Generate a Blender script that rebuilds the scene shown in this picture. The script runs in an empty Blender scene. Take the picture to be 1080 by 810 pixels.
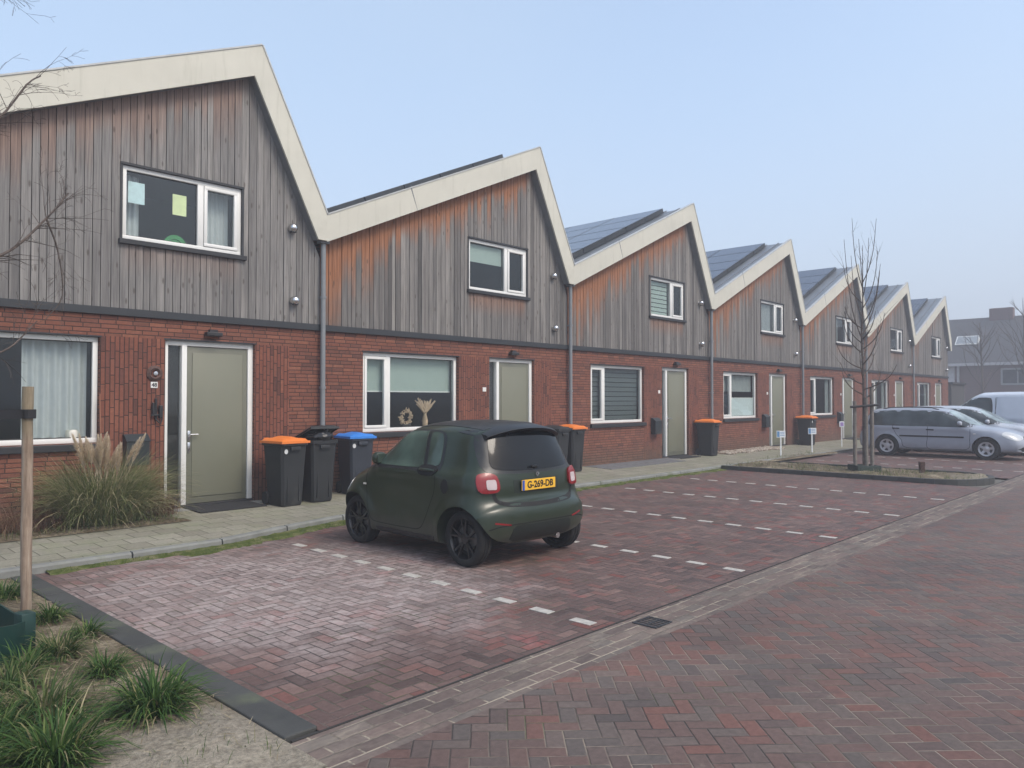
import bpy, bmesh, math, random
from mathutils import Vector, Matrix, geometry, noise
from mathutils.bvhtree import BVHTree
R = math.radians
rng = random.Random(7)
sc = bpy.context.scene
COL = sc.collection

# ---------------------------------------------------------------- camera
cam_d = bpy.data.cameras.new('camera'); cam = bpy.data.objects.new('camera', cam_d); COL.objects.link(cam)
sc.camera = cam
cam_d.sensor_width = 36; cam_d.lens = 26.667; cam_d.clip_end = 2000; cam_d.clip_start = 0.05
yaw = R(43.3); pit = math.atan(16.5/800)
fwd = Vector((math.cos(yaw)*math.cos(pit), math.sin(yaw)*math.cos(pit), math.sin(pit)))
cam.location = (0, 0, 1.70)
cam.rotation_euler = fwd.to_track_quat('-Z', 'Y').to_euler()

# ---------------------------------------------------------------- helpers
def tag(o, label=None, cat=None, group=None, kind=None):
    if label: o['label'] = label
    if cat: o['category'] = cat
    if group: o['group'] = group
    if kind: o['kind'] = kind
    return o
def empty(name, loc=(0, 0, 0), rz=0, label=None, cat=None, group=None, parent=None):
    o = bpy.data.objects.new(name, None); COL.objects.link(o)
    o.location = loc; o.rotation_euler = (0, 0, rz); o.empty_display_size = .1
    o.parent = parent
    return tag(o, label, cat, group)
def copy_tree(o, parent=None):
    c = o.copy(); COL.objects.link(c); c.parent = parent
    for ch in [q for q in COL.objects if q.parent == o]:
        copy_tree(ch, c)
    return c

class MB:
    def __init__(s): s.v = []; s.f = []; s.m = []; s.cur = 0; s.att = []
    def add(s, vs, fs, att=0.0):
        b = len(s.v); s.v += [tuple(p) for p in vs]
        for f in fs: s.f.append([b+i for i in f]); s.m.append(s.cur); s.att.append(att)
        return s
    def quad(s, a, b, c, d, att=0.0): return s.add([a, b, c, d], [(0, 1, 2, 3)], att)
    def box(s, x0, x1, y0, y1, z0, z1, att=0.0):
        v = [(x, y, z) for z in (z0, z1) for y in (y0, y1) for x in (x0, x1)]
        return s.add(v, [(0, 2, 3, 1), (4, 5, 7, 6), (0, 1, 5, 4), (2, 6, 7, 3), (0, 4, 6, 2), (1, 3, 7, 5)], att)
    def cbox(s, x0, x1, y0, y1, z0, z1, c=.01, att=0.0):
        # box with chamfered edges
        bm = bmesh.new(); bmesh.ops.create_cube(bm, size=1)
        for v in bm.verts: v.co = Vector((x0+(v.co.x+.5)*(x1-x0), y0+(v.co.y+.5)*(y1-y0), z0+(v.co.z+.5)*(z1-z0)))
        bmesh.ops.bevel(bm, geom=list(bm.edges), offset=c, segments=2, affect='EDGES', profile=.5)
        s.addbm(bm, att); return s
    def addbm(s, bm, att=0.0):
        bm.verts.index_update(); s.add([v.co[:] for v in bm.verts], [[v.index for v in f.verts] for f in bm.faces], att); bm.free()
    def prism(s, poly, y0, y1, ax='y', att=0.0):
        # extrude a 2D polygon; ax 'y': (x,z) ; 'x': (y,z) ; 'z': (x,y)
        def P(p, t):
            return (p[0], t, p[1]) if ax == 'y' else ((t, p[0], p[1]) if ax == 'x' else (p[0], p[1], t))
        n = len(poly); v = [P(p, y0) for p in poly]+[P(p, y1) for p in poly]
        f = [list(range(n)), list(range(2*n-1, n-1, -1))]+[(i+n, (i+1) % n+n, (i+1) % n, i) for i in range(n)]
        return s.add(v, f, att)
    def tube(s, pts, rad, n=8, caps=True, att=0.0):
        pts = [Vector(p) for p in pts]
        if not hasattr(rad, '__len__'): rad = [rad]*len(pts)
        vs = []; up = Vector((0, 0, 1))
        u = None
        for i, p in enumerate(pts):
            t = (pts[min(i+1, len(pts)-1)]-pts[max(i-1, 0)])
            t = t.normalized() if t.length > 1e-9 else up
            if u is None: u = t.orthogonal().normalized()
            else:
                u = u-t*u.dot(t); u = u.normalized() if u.length > 1e-6 else t.orthogonal().normalized()
            w = t.cross(u)
            for k in range(n):
                a = 2*math.pi*k/n; vs.append(p+(u*math.cos(a)+w*math.sin(a))*rad[i])
        fs = []
        for i in range(len(pts)-1):
            for k in range(n):
                fs.append((i*n+k, i*n+(k+1) % n, (i+1)*n+(k+1) % n, (i+1)*n+k))
        if caps: fs.append(list(range(n))[::-1]); fs.append([len(vs)-n+k for k in range(n)])
        return s.add(vs, fs, att)
    def lathe(s, prof, c=(0, 0, 0), n=24, ax='z', att=0.0):
        vs = []
        for k in range(n):
            a = 2*math.pi*k/n
            for r, h in prof:
                p = (r*math.cos(a), r*math.sin(a), h)
                if ax == 'y': p = (p[0], p[2], p[1])
                if ax == 'x': p = (p[2], p[0], p[1])
                vs.append((p[0]+c[0], p[1]+c[1], p[2]+c[2]))
        m = len(prof); fs = []
        for k in range(n):
            for i in range(m-1):
                q = (k*m+i, ((k+1) % n)*m+i, ((k+1) % n)*m+i+1, k*m+i+1)
                fs.append(q if ax != 'y' else q[::-1])
        return s.add(vs, fs, att)
    def build(s, name, mats, parent=None, smooth=False, label=None, cat=None, group=None, kind=None, loc=None, rz=None, recalc=False):
        me = bpy.data.meshes.new(name); me.from_pydata(s.v, [], s.f)
        if not isinstance(mats, (list, tuple)): mats = [mats]
        for m in mats: me.materials.append(m)
        me.polygons.foreach_set('material_index', s.m)
        if any(s.att):
            a = me.attributes.new('rnd', 'FLOAT', 'FACE'); a.data.foreach_set('value', s.att)
        if recalc:
            bm = bmesh.new(); bm.from_mesh(me); bmesh.ops.remove_doubles(bm, verts=bm.verts, dist=1e-5)
            bmesh.ops.recalc_face_normals(bm, faces=bm.faces); bm.to_mesh(me); bm.free()
        if smooth:
            me.polygons.foreach_set('use_smooth', [True]*len(me.polygons))
            if smooth != 'all':
                try: me.set_sharp_from_angle(angle=R(smooth if smooth is not True else 35))
                except Exception: pass
        me.update()
        o = bpy.data.objects.new(name, me); COL.objects.link(o); o.parent = parent
        if loc: o.location = loc
        if rz: o.rotation_euler = (0, 0, rz)
        return tag(o, label, cat, group, kind)

# ---------------------------------------------------------------- materials
class X:
    """expression -> shader math nodes"""
    def __init__(s, nt, sock): s.nt = nt; s.s = sock
    def _m(s, op, *a, clamp=False):
        n = s.nt.nodes.new('ShaderNodeMath'); n.operation = op; n.use_clamp = clamp
        for i, q in enumerate((s,)+a):
            if isinstance(q, X): s.nt.links.new(q.s, n.inputs[i])
            else: n.inputs[i].default_value = float(q)
        return X(s.nt, n.outputs[0])
    def __add__(s, o): return s._m('ADD', o)
    __radd__ = __add__
    def __sub__(s, o): return s._m('SUBTRACT', o)
    def __rsub__(s, o): return (s*-1)+o
    def __mul__(s, o): return s._m('MULTIPLY', o)
    __rmul__ = __mul__
    def __truediv__(s, o): return s._m('DIVIDE', o)
    def floor(s): return s._m('FLOOR')
    def fl_mod(s, o): return s-(s/o).floor()*o
    def lt(s, o): return s._m('LESS_THAN', o)
    def gt(s, o): return s._m('GREATER_THAN', o)
    def min(s, o): return s._m('MINIMUM', o)
    def max(s, o): return s._m('MAXIMUM', o)
    def pow(s, o): return s._m('POWER', o)
    def abs(s): return s._m('ABSOLUTE')
    def exp(s): return s._m('EXPONENT')
    def clamp(s): return (s+0)._clamp()
    def _clamp(s): s.s.node.use_clamp = True; return s
    def ss(s, a, b):
        n = s.nt.nodes.new('ShaderNodeMapRange'); n.interpolation_type = 'SMOOTHSTEP'
        s.nt.links.new(s.s, n.inputs['Value']); n.inputs['From Min'].default_value = a; n.inputs['From Max'].default_value = b
        return X(s.nt, n.outputs[0])
class Mat:
    def __init__(s, name):
        s.m = bpy.data.materials.new(name); s.m.use_nodes = True; s.nt = s.m.node_tree; s.nt.nodes.clear()
        s.out = s.nt.nodes.new('ShaderNodeOutputMaterial'); s.b = s.nt.nodes.new('ShaderNodeBsdfPrincipled')
        s.nt.links.new(s.b.outputs[0], s.out.inputs[0])
    def n(s, t, **k):
        n = s.nt.nodes.new(t)
        for a, b in k.items(): setattr(n, a, b)
        return n
    def link(s, a, b): s.nt.links.new(a.s if isinstance(a, X) else a, b)
    def obj(s): return s.n('ShaderNodeTexCoord').outputs['Object']
    def pos(s): return s.n('ShaderNodeNewGeometry').outputs['Position']
    def sep(s, v):
        n = s.n('ShaderNodeSeparateXYZ'); s.link(v, n.inputs[0]); return [X(s.nt, q) for q in n.outputs]
    def comb(s, *a):
        n = s.n('ShaderNodeCombineXYZ')
        for i, q in enumerate(a):
            if isinstance(q, X): s.link(q, n.inputs[i])
            else: n.inputs[i].default_value = q
        return n.outputs[0]
    def noise(s, v, scale, detail=3, rough=.55, sc3=None, col=False):
        if sc3:
            mp = s.n('ShaderNodeMapping'); mp.inputs['Scale'].default_value = sc3; s.link(v, mp.inputs[0]); v = mp.outputs[0]
        n = s.n('ShaderNodeTexNoise'); s.link(v, n.inputs['Vector']); n.inputs['Scale'].default_value = scale
        n.inputs['Detail'].default_value = detail; n.inputs['Roughness'].default_value = rough
        return n.outputs['Color'] if col else X(s.nt, n.outputs['Fac'])
    def wn(s, v):
        n = s.n('ShaderNodeTexWhiteNoise', noise_dimensions='3D'); s.link(v, n.inputs['Vector']); return X(s.nt, n.outputs['Value'])
    def ramp(s, f, stops, const=False):
        n = s.n('ShaderNodeValToRGB'); cr = n.color_ramp
        if const: cr.interpolation = 'CONSTANT'
        while len(cr.elements) < len(stops): cr.elements.new(.5)
        for e, (p, c) in zip(cr.elements, stops): e.position = p; e.color = (*c, 1)
        s.link(f, n.inputs[0]); return n.outputs[0]
    def mix(s, f, a, b, mode='MIX'):
        n = s.n('ShaderNodeMix', data_type='RGBA', blend_type=mode)
        for q, i in ((f, 0), (a, 6), (b, 7)):
            if isinstance(q, (X, bpy.types.NodeSocket)): s.link(q, n.inputs[i])
            elif i == 0: n.inputs[0].default_value = q
            else: n.inputs[i].default_value = (*q, 1) if len(q) == 3 else q
        return n.outputs[2]
    def set(s, **k):
        for a, q in k.items():
            i = s.b.inputs[{'col': 'Base Color', 'rough': 'Roughness', 'metal': 'Metallic', 'spec': 'Specular IOR Level', 'coat': 'Coat Weight', 'coatr': 'Coat Roughness', 'emis': 'Emission Color', 'emiss': 'Emission Strength', 'sheen': 'Sheen Weight', 'alpha': 'Alpha', 'trans': 'Transmission Weight'}[a]]
            if isinstance(q, (X, bpy.types.NodeSocket)): s.link(q, i)
            elif isinstance(q, (tuple, list)): i.default_value = (*q, 1)
            else: i.default_value = q
        return s
    def bump(s, h, strength=.5, dist=.01):
        n = s.n('ShaderNodeBump'); n.inputs['Strength'].default_value = strength; n.inputs['Distance'].default_value = dist
        s.link(h, n.inputs['Height']); s.link(n.outputs[0], s.b.inputs['Normal']); return s

def simple(name, col, rough=.6, metal=0, var=.12, scale=8, bump=0, bscale=60, dirt=None, **k):
    M = Mat(name); v = M.obj()
    nz = M.noise(v, scale, 5, .6)
    c = M.mix(1.0, (*col,), M.ramp(nz, [(.3, (1-var,)*3), (.7, (1+var,)*3)]), 'MULTIPLY')
    if dirt:
        dn = M.noise(v, scale*.4, 6, .65).ss(.52, .75)
        c = M.mix(dn*dirt[1], c, dirt[0])
    M.set(col=c, rough=(nz*.2+(rough-.1)), metal=metal, **k)
    if bump: M.bump(M.noise(v, bscale, 4), bump, .004)
    return M.m

def herring(name, rot, stops, joint, jw, stain=None, patch=None, rough=.75, jstain=None):
    M = Mat(name); P = M.pos(); x, y, z = M.sep(P)
    wob = M.noise(P, 1.3, 2); x2 = x+wob*.03; y2 = y+M.noise(P, 1.1, 2)*.03
    ca, sa = math.cos(rot), math.sin(rot)
    u = (x2*ca+y2*sa)/.094; v = (y2*ca-x2*sa)/.094
    i = u.floor(); j = v.floor(); fx = u-i; fy = v-j
    m = (i-j).fl_mod(4.0); m = (m+.5).floor()
    isV = m.gt(1.5)
    h1 = (m-1).abs().lt(.5); v2 = (m-2).abs().lt(.5)
    lu = (fx+h1)*(1-isV)+(fy+v2)*isV
    lv = fy*(1-isV)+fx*isV
    idx = i-h1; idy = j-v2
    r = M.wn(M.comb(idx, idy, isV)); r2 = M.wn(M.comb(idy, idx, isV+5))
    d = lu.min(2-lu).min(lv.min(1-lv))
    nfine = M.noise(P, 45, 4, .6)
    dj = d+(nfine-.5)*.05
    jm = 1-dj.ss(jw*.45, jw)
    c = M.ramp(r, stops)
    c = M.mix(1.0, c, M.ramp(M.noise(P, 28, 5, .65), [(.3, (.78,)*3), (.72, (1.2,)*3)]), 'MULTIPLY')
    big = M.noise(P, .55, 4, .6)
    c = M.mix(1.0, c, M.ramp(big, [(.3, (.82,)*3), (.7, (1.12,)*3)]), 'MULTIPLY')
    if patch:
        pm = M.noise(P, .9, 5, .7).ss(.55, .68)*r2.ss(.35, .75)*patch[1]
        c = M.mix(pm, c, patch[0])
    if stain:
        sx, sy, srad, scol, samt = stain
        dx = (x-sx)/srad[0]; dy = (y-sy)/srad[1]
        rad = (dx*dx+dy*dy)
        sm = (1-(rad+(M.noise(P, 1.6, 6, .65)-.5)*1.6).ss(.1, 1.0))*(r2*.5+.5)*(M.noise(P, 14, 4, .7).ss(.3, .62)*.6+.4)
        c = M.mix(sm*samt, c, scol)
    jc = M.mix(M.noise(P, .8, 3).ss(.42, .6), joint[0], joint[1])
    c = M.mix(jm*M.noise(P, 3, 4).ss(.3, .5)._m('MAXIMUM', .35), c, jc)
    # oil drips, tyre grime, moss and blown sand
    c = M.mix(M.noise(P, 1.9, 7, .75).ss(.60, .72)*.5, c, (.055, .047, .042))
    c = M.mix(M.noise(P, 3.7, 6, .8).ss(.60, .74)*.35, c, (.30, .26, .20))
    c = M.mix(jm*M.noise(P, 1.2, 5, .7).ss(.52, .66)*.7, c, (.075, .085, .035))
    # small crumbs of grit
    c = M.mix(M.noise(P, 130, 2, .5).ss(.72, .78)*.6, c, (.42, .38, .33))
    M.set(col=c, rough=(r*.15+rough-.08), spec=.35)
    hgt = d.ss(0, jw*1.8)*1.0+r2*.28+nfine*.12
    M.bump(hgt, .75, .006)
    return M.m

def bond(name, coords, L, H, stops, joint, jw, jh, offset=None, rough=.8, space='obj', big=.5, moss=None, bump=.6, dirtbase=None, pale=None):
    """running bond; coords: function(x,y,z)->(u,v)"""
    M = Mat(name); P = M.obj() if space == 'obj' else M.pos(); x, y, z = M.sep(P)
    u, v = coords(x, y, z)
    v = v/H; row = v.floor(); fv = v-row
    if offset is None: off = M.wn(M.comb(row, 3.3, 1.7))
    else: off = row.fl_mod(2.0)*offset
    u = u/L+off; cu = u.floor(); fu = u-cu
    r = M.wn(M.comb(cu, row, 2.2)); r2 = M.wn(M.comb(row, cu, 7.2))
    nf = M.noise(P, 60, 4, .6)
    du = fu.min(1-fu)*L; dv = fv.min(1-fv)*H
    d = du.min(dv)+(nf-.5)*jw*.5
    jm = 1-d.ss(jw*.6, jw*1.2)
    c = M.ramp(r, stops)
    c = M.mix(1.0, c, M.ramp(M.noise(P, 25, 5, .65), [(.3, (.8,)*3), (.72, (1.18,)*3)]), 'MULTIPLY')
    c = M.mix(1.0, c, M.ramp(M.noise(P, .7, 4, .6), [(.3, (1-.2*big,)*3), (.7, (1+.2*big,)*3)]), 'MULTIPLY')
    if moss: c = M.mix(M.noise(P, 1.7, 6, .7).ss(.45, .7)*moss[1], c, moss[0])
    if dirtbase:
        dm = (1-(z+(M.noise(P, 4, 4)-.5)*.35).ss(.1, dirtbase[1]))*dirtbase[2]
        c = M.mix(dm, c, dirtbase[0])
    if pale: c = M.mix(M.noise(P, 1, 7, .75, sc3=(1.2, 4.5, 1)).ss(.47, .68)*(M.noise(P, 40, 4, .7)*.6+.3)*(r2*.8+.2)*pale[1], c, pale[0])
    c = M.mix(jm*.85, c, M.mix(M.noise(P, 1, 5, .7, sc3=(1.5, 6, 1)).ss(.45, .6), joint, pale[0]) if pale else joint)
    M.set(col=c, rough=r*.1+(rough-.05), spec=.3)
    M.bump(d.ss(0, jw*1.6)+r2*jh+nf*.1, bump, .006)
    return M.m

BR = [(0, (.135, .054, .038)), (.25, (.205, .077, .048)), (.55, (.175, .065, .043)), (.8, (.24, .096, .060)), (1, (.105, .047, .036))]
m_brick = bond('brick', lambda x, y, z: (x+y, z), .22, .0605, BR, (.020, .017, .016), .0065, .25, dirtbase=((.10, .085, .06), .75, .55), moss=((.17, .07, .055), .4))
m_brickv = bond('brick_soldier', lambda x, y, z: (z, x+y), .22, .0605, [(p, (a*1.0, b*.95, c*.95)) for p, (a, b, c) in BR], (.020, .017, .016), .0065, .25, dirtbase=((.10, .085, .06), .75, .55), moss=((.17, .07, .055), .4))
m_paver_park = herring('paver_parking', 0, [(0, (.075, .050, .044)), (.3, (.135, .084, .073)), (.55, (.108, .070, .062)), (.8, (.175, .112, .096)), (1, (.15, .058, .048))],
    ((.050, .042, .037), (.12, .10, .085)), .07, stain=(3.7, 6.3, (2.4, 2.7), (.42, .36, .34), .85), patch=((.25, .062, .055), .6), rough=.7)
m_paver_road = herring('paver_road', R(45), [(0, (.080, .066, .060)), (.2, (.135, .083, .070)), (.42, (.112, .082, .072)), (.62, (.158, .078, .063)), (.8, (.100, .084, .076)), (1, (.140, .104, .090))],
    ((.055, .046, .040), (.25, .205, .16)), .05, patch=((.14, .055, .047), .4), rough=.72)
m_gutter = bond('gutter_brick', lambda x, y, z: (x, y), .21, .105, [(0, (.10, .078, .070)), (.5, (.155, .115, .10)), (1, (.14, .12, .105))], (.13, .11, .09), .007, .4, space='pos', pale=((.36, .31, .24), .9), offset=.5)
m_tile = bond('pavement_tile', lambda x, y, z: (x, y), .30, .30, [(0, (.205, .192, .150)), (.5, (.265, .25, .20)), (1, (.235, .225, .17))], (.07, .065, .045), .006, .3, offset=.5, space='pos', moss=((.2, .22, .13), .55), big=.6)
m_slab = simple('dark_slab', (.13, .13, .135), .8, var=.2)
m_kerb = simple('kerb_concrete', (.20, .205, .19), .85, var=.18, scale=5, bump=.3, dirt=((.12, .14, .06), .7))
m_kerbdark = simple('dark_kerb', (.052, .053, .050), .75, var=.25, scale=3, bump=.3, bscale=80, dirt=((.11, .125, .07), .9))
m_white_brick = simple('white_brick', (.42, .40, .36), .75, var=.2, scale=20, bump=.3, dirt=((.24, .21, .18), .8))
m_frame = simple('window_frame_white', (.74, .74, .71), .4, var=.03, scale=3)
m_sill = simple('sill_dark', (.020, .021, .024), .55, var=.1)
m_door = simple('door_green_grey', (.185, .188, .138), .45, var=.03, scale=2)
m_doorframe_in = simple('door_leaf_edge', (.155, .158, .12), .5, var=.03)
m_barge = simple('barge_cream', (.50, .475, .385), .6, var=.05, scale=1.5, dirt=((.40, .38, .30), .35))
def _barge():
    M = Mat('barge_cream'); P = M.obj(); c = M.mix(1.0, (.56, .545, .465), M.ramp(M.noise(P, 1.5, 5, .6), [(.3, (.94,)*3), (.7, (1.05,)*3)]), 'MULTIPLY')
    st = M.noise(P, 1, 5, .7, sc3=(9, 9, .7)).ss(.52, .78); c = M.mix(st*.35, c, (.27, .27, .20))
    c = M.mix(M.noise(P, .8, 6, .7).ss(.55, .7)*.3, c, (.33, .33, .24)); M.set(col=c, rough=.6); return M.m
m_barge = _barge()
m_soffit = simple('soffit_grey', (.16, .165, .17), .7)
m_bargetrim = simple('barge_trim', (.44, .45, .44), .45)
m_flash = simple('flashing_dark', (.022, .025, .029), .5)
m_zinc = simple('roof_zinc', (.20, .22, .245), .45, metal=.3, var=.12, scale=2)
m_back = simple('backing_dark', (.03, .028, .027), .9)
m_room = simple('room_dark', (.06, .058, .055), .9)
m_pipe = simple('pipe_grey', (.21, .225, .235), .5, metal=.1, var=.08)
m_chrome = simple('vent_steel', (.65, .65, .65), .22, metal=1.0, var=.05)
m_black = simple('black_metal', (.018, .018, .02), .45, var=.1)
m_mailbox = simple('mailbox_anthracite', (.02, .026, .029), .4, var=.1)
m_plastic = simple('bin_plastic', (.017, .019, .021), .62, var=.12, scale=4, bump=.15, bscale=150, dirt=((.09, .09, .08), .35))
m_orange = simple('lid_orange', (.75, .20, .035), .5, var=.05, dirt=((.5, .17, .05), .3))
m_blue = simple('lid_blue', (.03, .20, .62), .5, var=.05)
m_rubber = simple('rubber', (.016, .016, .017), .75, var=.2, scale=20)
m_bag = simple('bin_bag', (.012, .012, .013), .25, var=.2, bump=.8, bscale=25)
m_sticker = simple('sticker', (.55, .56, .56), .6)
m_mat = simple('doormat', (.02, .02, .022), .95, bump=.8, bscale=300)
m_wood = None

def mat_glass():
    M = Mat('window_glass'); nt = M.nt; nt.nodes.remove(M.b)
    t = M.n('ShaderNodeBsdfTransparent'); t.inputs[0].default_value = (.84, .88, .87, 1)
    g = M.n('ShaderNodeBsdfGlossy'); g.inputs['Roughness'].default_value = .015; g.inputs[0].default_value = (.9, .95, .95, 1)
    bp = M.n('ShaderNodeBump'); bp.inputs['Strength'].default_value = .04; bp.inputs['Distance'].default_value = .02
    M.link(M.noise(M.obj(), 1.2, 1), bp.inputs['Height']); M.link(bp.outputs[0], g.inputs['Normal'])
    f = M.n('ShaderNodeLayerWeight'); f.inputs[0].default_value = .5
    fx = X(nt, f.outputs['Facing']).pow(5)*.9+.07
    mx = M.n('ShaderNodeMixShader'); M.link(fx.clamp(), mx.inputs[0]); M.link(t.outputs[0], mx.inputs[1]); M.link(g.outputs[0], mx.inputs[2])
    M.link(mx.outputs[0], M.out.inputs[0]); return M.m
m_glass = mat_glass()

def mat_clad(k, amt):
    """weathered vertical boards, fresh orange timber left under the sheltering verge"""
    M = Mat('timber_cladding'); P = M.obj(); x, y, z = M.sep(P)
    a = M.n('ShaderNodeAttribute', attribute_name='rnd'); r = X(M.nt, a.outputs['Fac'])
    pv = M.comb(x+r*37, y, z+r*91)
    grain = M.noise(pv, 1, 6, .65, sc3=(55, 20, 1.6))
    g2 = M.noise(pv, 1, 3, .5, sc3=(14, 8, .5))
    base = M.ramp(r, [(0, (.095, .092, .089)), (.2, (.195, .188, .181)), (.4, (.140, .135, .130)), (.6, (.225, .216, .206)), (.8, (.165, .159, .153)), (1, (.265, .254, .240))])
    if k == 0: base = M.mix(.4, base, (.27, .265, .26))
    base = M.mix(1.0, base, M.ramp(grain, [(.28, (.50, .48, .47)), (.5, (.95, .94, .93)), (.72, (1.32, 1.28, 1.22))]), 'MULTIPLY')
    base = M.mix(1.0, base, M.ramp(g2, [(.3, (.85,)*3), (.7, (1.15,)*3)]), 'MULTIPLY')
    wx = M.noise(pv, 1, 4, .6, sc3=(5, 5, .35)).ss(.45, .7)*(1-((z-2.95)/2.2).ss(.1, 1.0))
    base = M.mix(wx*.55, base, (.075, .072, .072))
    d = (x*.4526+4.31)-z
    steep = (x-5.0).ss(0, .35)
    left = ((x*-1)/.85).exp()
    big = M.noise(P, 1.1, 4, .6)
    reach = (left*1.35+.72)*(big*1.3+.35)*((r*7.13).fl_mod(1.0)*1.1+.45)
    om = (1-(d/reach).ss(.15, 1.0))
    om = om*(1-steep*.92)*(grain*.7+.62)
    uw = (x.ss(3.35, 3.5)*(1-x.ss(5.0, 5.15)))*(1-((3.9-z)/.55).ss(.1, 1.0))*z.lt(3.92)*.5*(big+.4)
    om = (om.max(uw)*amt).clamp()
    oc = M.ramp(grain, [(.3, (.17, .075, .04)), (.5, (.29, .128, .066)), (.75, (.40, .21, .125))])
    c = M.mix(om, base, oc)
    # knots
    vo = M.n('ShaderNodeTexVoronoi'); mp = M.n('ShaderNodeMapping'); mp.inputs['Scale'].default_value = (9, 3, 3.0)
    M.link(pv, mp.inputs[0]); M.link(mp.outputs[0], vo.inputs['Vector']); vo.inputs['Scale'].default_value = 1
    kn = 1-X(M.nt, vo.outputs['Distance']).ss(.07, .18)
    c = M.mix(kn*.65, c, (.06, .045, .035))
    M.set(col=c, rough=.85, spec=.2)
    M.bump(grain*.6+kn*-.4, .4, .004)
    return M.m

def mat_panel():
    M = Mat('solar_panel'); P = M.obj(); x, y, z = M.sep(P)
    a = (x/.16); fx = a-a.floor(); b = (y/.16); fy = b-b.floor()
    ln = (fx.min(1-fx)).min(fy.min(1-fy)).lt(.04)
    c = M.mix(ln, (.03, .04, .065), (.10, .115, .14))
    M.set(col=c, rough=.18, spec=.6); return M.m
m_panel = mat_panel()
m_pframe = simple('panel_frame', (.05, .055, .06), .4, metal=.4)

# ---------------------------------------------------------------- ground
def pz(y): return .08+(y-9)*.028          # pavement falls towards the kerb
def ky(x):                                 # kerb line
    if x < 3.8: return 8.45
    if x < 6.2:
        t = (x-3.8)/2.4; t = t*t*(3-2*t); return 8.45+t*.55
    return 9.0
m_soil = Mat('soil')
P_ = m_soil.pos(); n1 = m_soil.noise(P_, 2.2, 6, .65); n2 = m_soil.noise(P_, 30, 5, .7)
c_ = m_soil.ramp(n1, [(.3, (.095, .075, .05)), (.5, (.16, .13, .09)), (.66, (.30, .26, .19))])
c_ = m_soil.mix(1.0, c_, m_soil.ramp(n2, [(.32, (.4, .4, .4)), (.68, (1.5, 1.47, 1.42))]), 'MULTIPLY')
c_ = m_soil.mix(m_soil.noise(P_, 5, 6, .7).ss(.54, .66)*.55, c_, (.07, .085, .03))
yy_ = m_soil.sep(P_)[1]; c_ = m_soil.mix((1-(yy_+(n1-.5)*2.2).ss(3.6, 4.6))*.75, c_, m_soil.ramp(n2, [(.3, (.19, .165, .13)), (.7, (.42, .38, .31))]))
m_soil.set(col=c_, rough=.95, spec=.15); m_soil.bump(n2+m_soil.noise(P_, 110, 3)*.5, .9, .02); m_soil = m_soil.m
m_far = simple('far_ground', (.12, .115, .10), .95, var=.3, scale=.2)
m_moss = Mat('moss'); P_ = m_moss.pos(); n1 = m_moss.noise(P_, 6, 6, .7)
m_moss.set(col=m_moss.ramp(n1, [(.3, (.055, .075, .02)), (.5, (.10, .125, .035)), (.7, (.24, .22, .12))]), rough=.95, spec=.1)
m_moss.bump(m_moss.noise(P_, 90, 4, .7), 1, .02); m_moss = m_moss.m

def sheet(name, pts, z, mat, label=None):
    m = MB(); m.add([(x, y, z) for x, y in pts], [list(range(len(pts)))])
    return m.build(name, mat, kind='structure', label=label)
sheet('ground', [(-300, -300), (300, -300), (300, 300), (-300, 300)], -.03, m_far, 'distant plain ground around the street')
sheet('road', [(-60, -8), (160, -8), (160, 2.98), (-60, 2.98)], 0, m_paver_road, 'herringbone red brick street in the foreground')
sheet('parking_bay', [(2.18, 3.412), (16.95, 3.412), (16.95, 9.0), (6.2, 9.0), (3.8, 8.5), (2.18, 8.5)], .002, m_paver_park, 'brick parking bays with the green car')
sheet('parking_bay', [(19.2, 3.42), (60, 3.42), (60, 8.95), (19.2, 8.95)], .002, m_paver_park, 'brick parking bays beyond the island under the silver estate car')
sheet('gutter', [(-60, 2.98), (160, 2.98), (160, 3.40), (-60, 3.40)], -.004, m_gutter, 'sandy brick gutter between street and parking bays')
m = MB(); m.box(2.02, 60, 3.40, 3.42, -.02, .0012)
m.build('gutter_joint', m_back, kind='structure', label='dark joint beside the gutter')
# pavement (sloping strip)
m = MB(); xs = [-20, 2.2, 3.0, 3.8, 4.2, 4.6, 5.0, 5.4, 5.8, 6.2, 20, 60]
for a, b in zip(xs, xs[1:]):
    y0a, y0b = ky(a)+.10, ky(b)+.10
    m.quad((a, y0a, pz(y0a)), (b, y0b, pz(y0b)), (b, 11.2, pz(11.2)), (a, 11.2, pz(11.2)))
m.build('pavement', m_tile, kind='structure', label='grey tiled pavement along the houses')
# kerb of metre-long concrete units
m = MB(); x = -5.88
while x < 60:
    x2 = min(x+.99, 60)
    ya, yb = ky(x), ky(x2); ch = .02; t = pz(9)+.004
    if not (16.5 < x < 20.6):
        v = [(x+.004, ya, -.05), (x2-.004, yb, -.05), (x2-.004, yb+.004, t-ch), (x+.004, ya+.004, t-ch), (x+.004, ya+ch, t), (x2-.004, yb+ch, t), (x2-.004, yb+.105, t), (x+.004, ya+.105, t), (x2-.004, yb+.105, -.05), (x+.004, ya+.105, -.05)]
    else:
        v = [(x+.004, ya, -.05), (x2-.004, yb, -.05), (x2-.004, yb+.004, t-ch), (x+.004, ya+.004, t-ch), (x+.004, ya+ch, t), (x2-.004, yb+ch, t), (x2-.004, yb+.105, t), (x+.004, ya+.105, t), (x2-.004, yb+.105, -.05), (x+.004, ya+.105, -.05)]
    m.add(v, [(0, 1, 2, 3), (3, 2, 5, 4), (4, 5, 6, 7), (7, 6, 8, 9), (0, 3, 4, 7, 9), (1, 8, 6, 5, 2)])
    x += 1.0
m.build('kerb', m_kerb, kind='structure', label='low concrete kerb edging the pavement')
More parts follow.
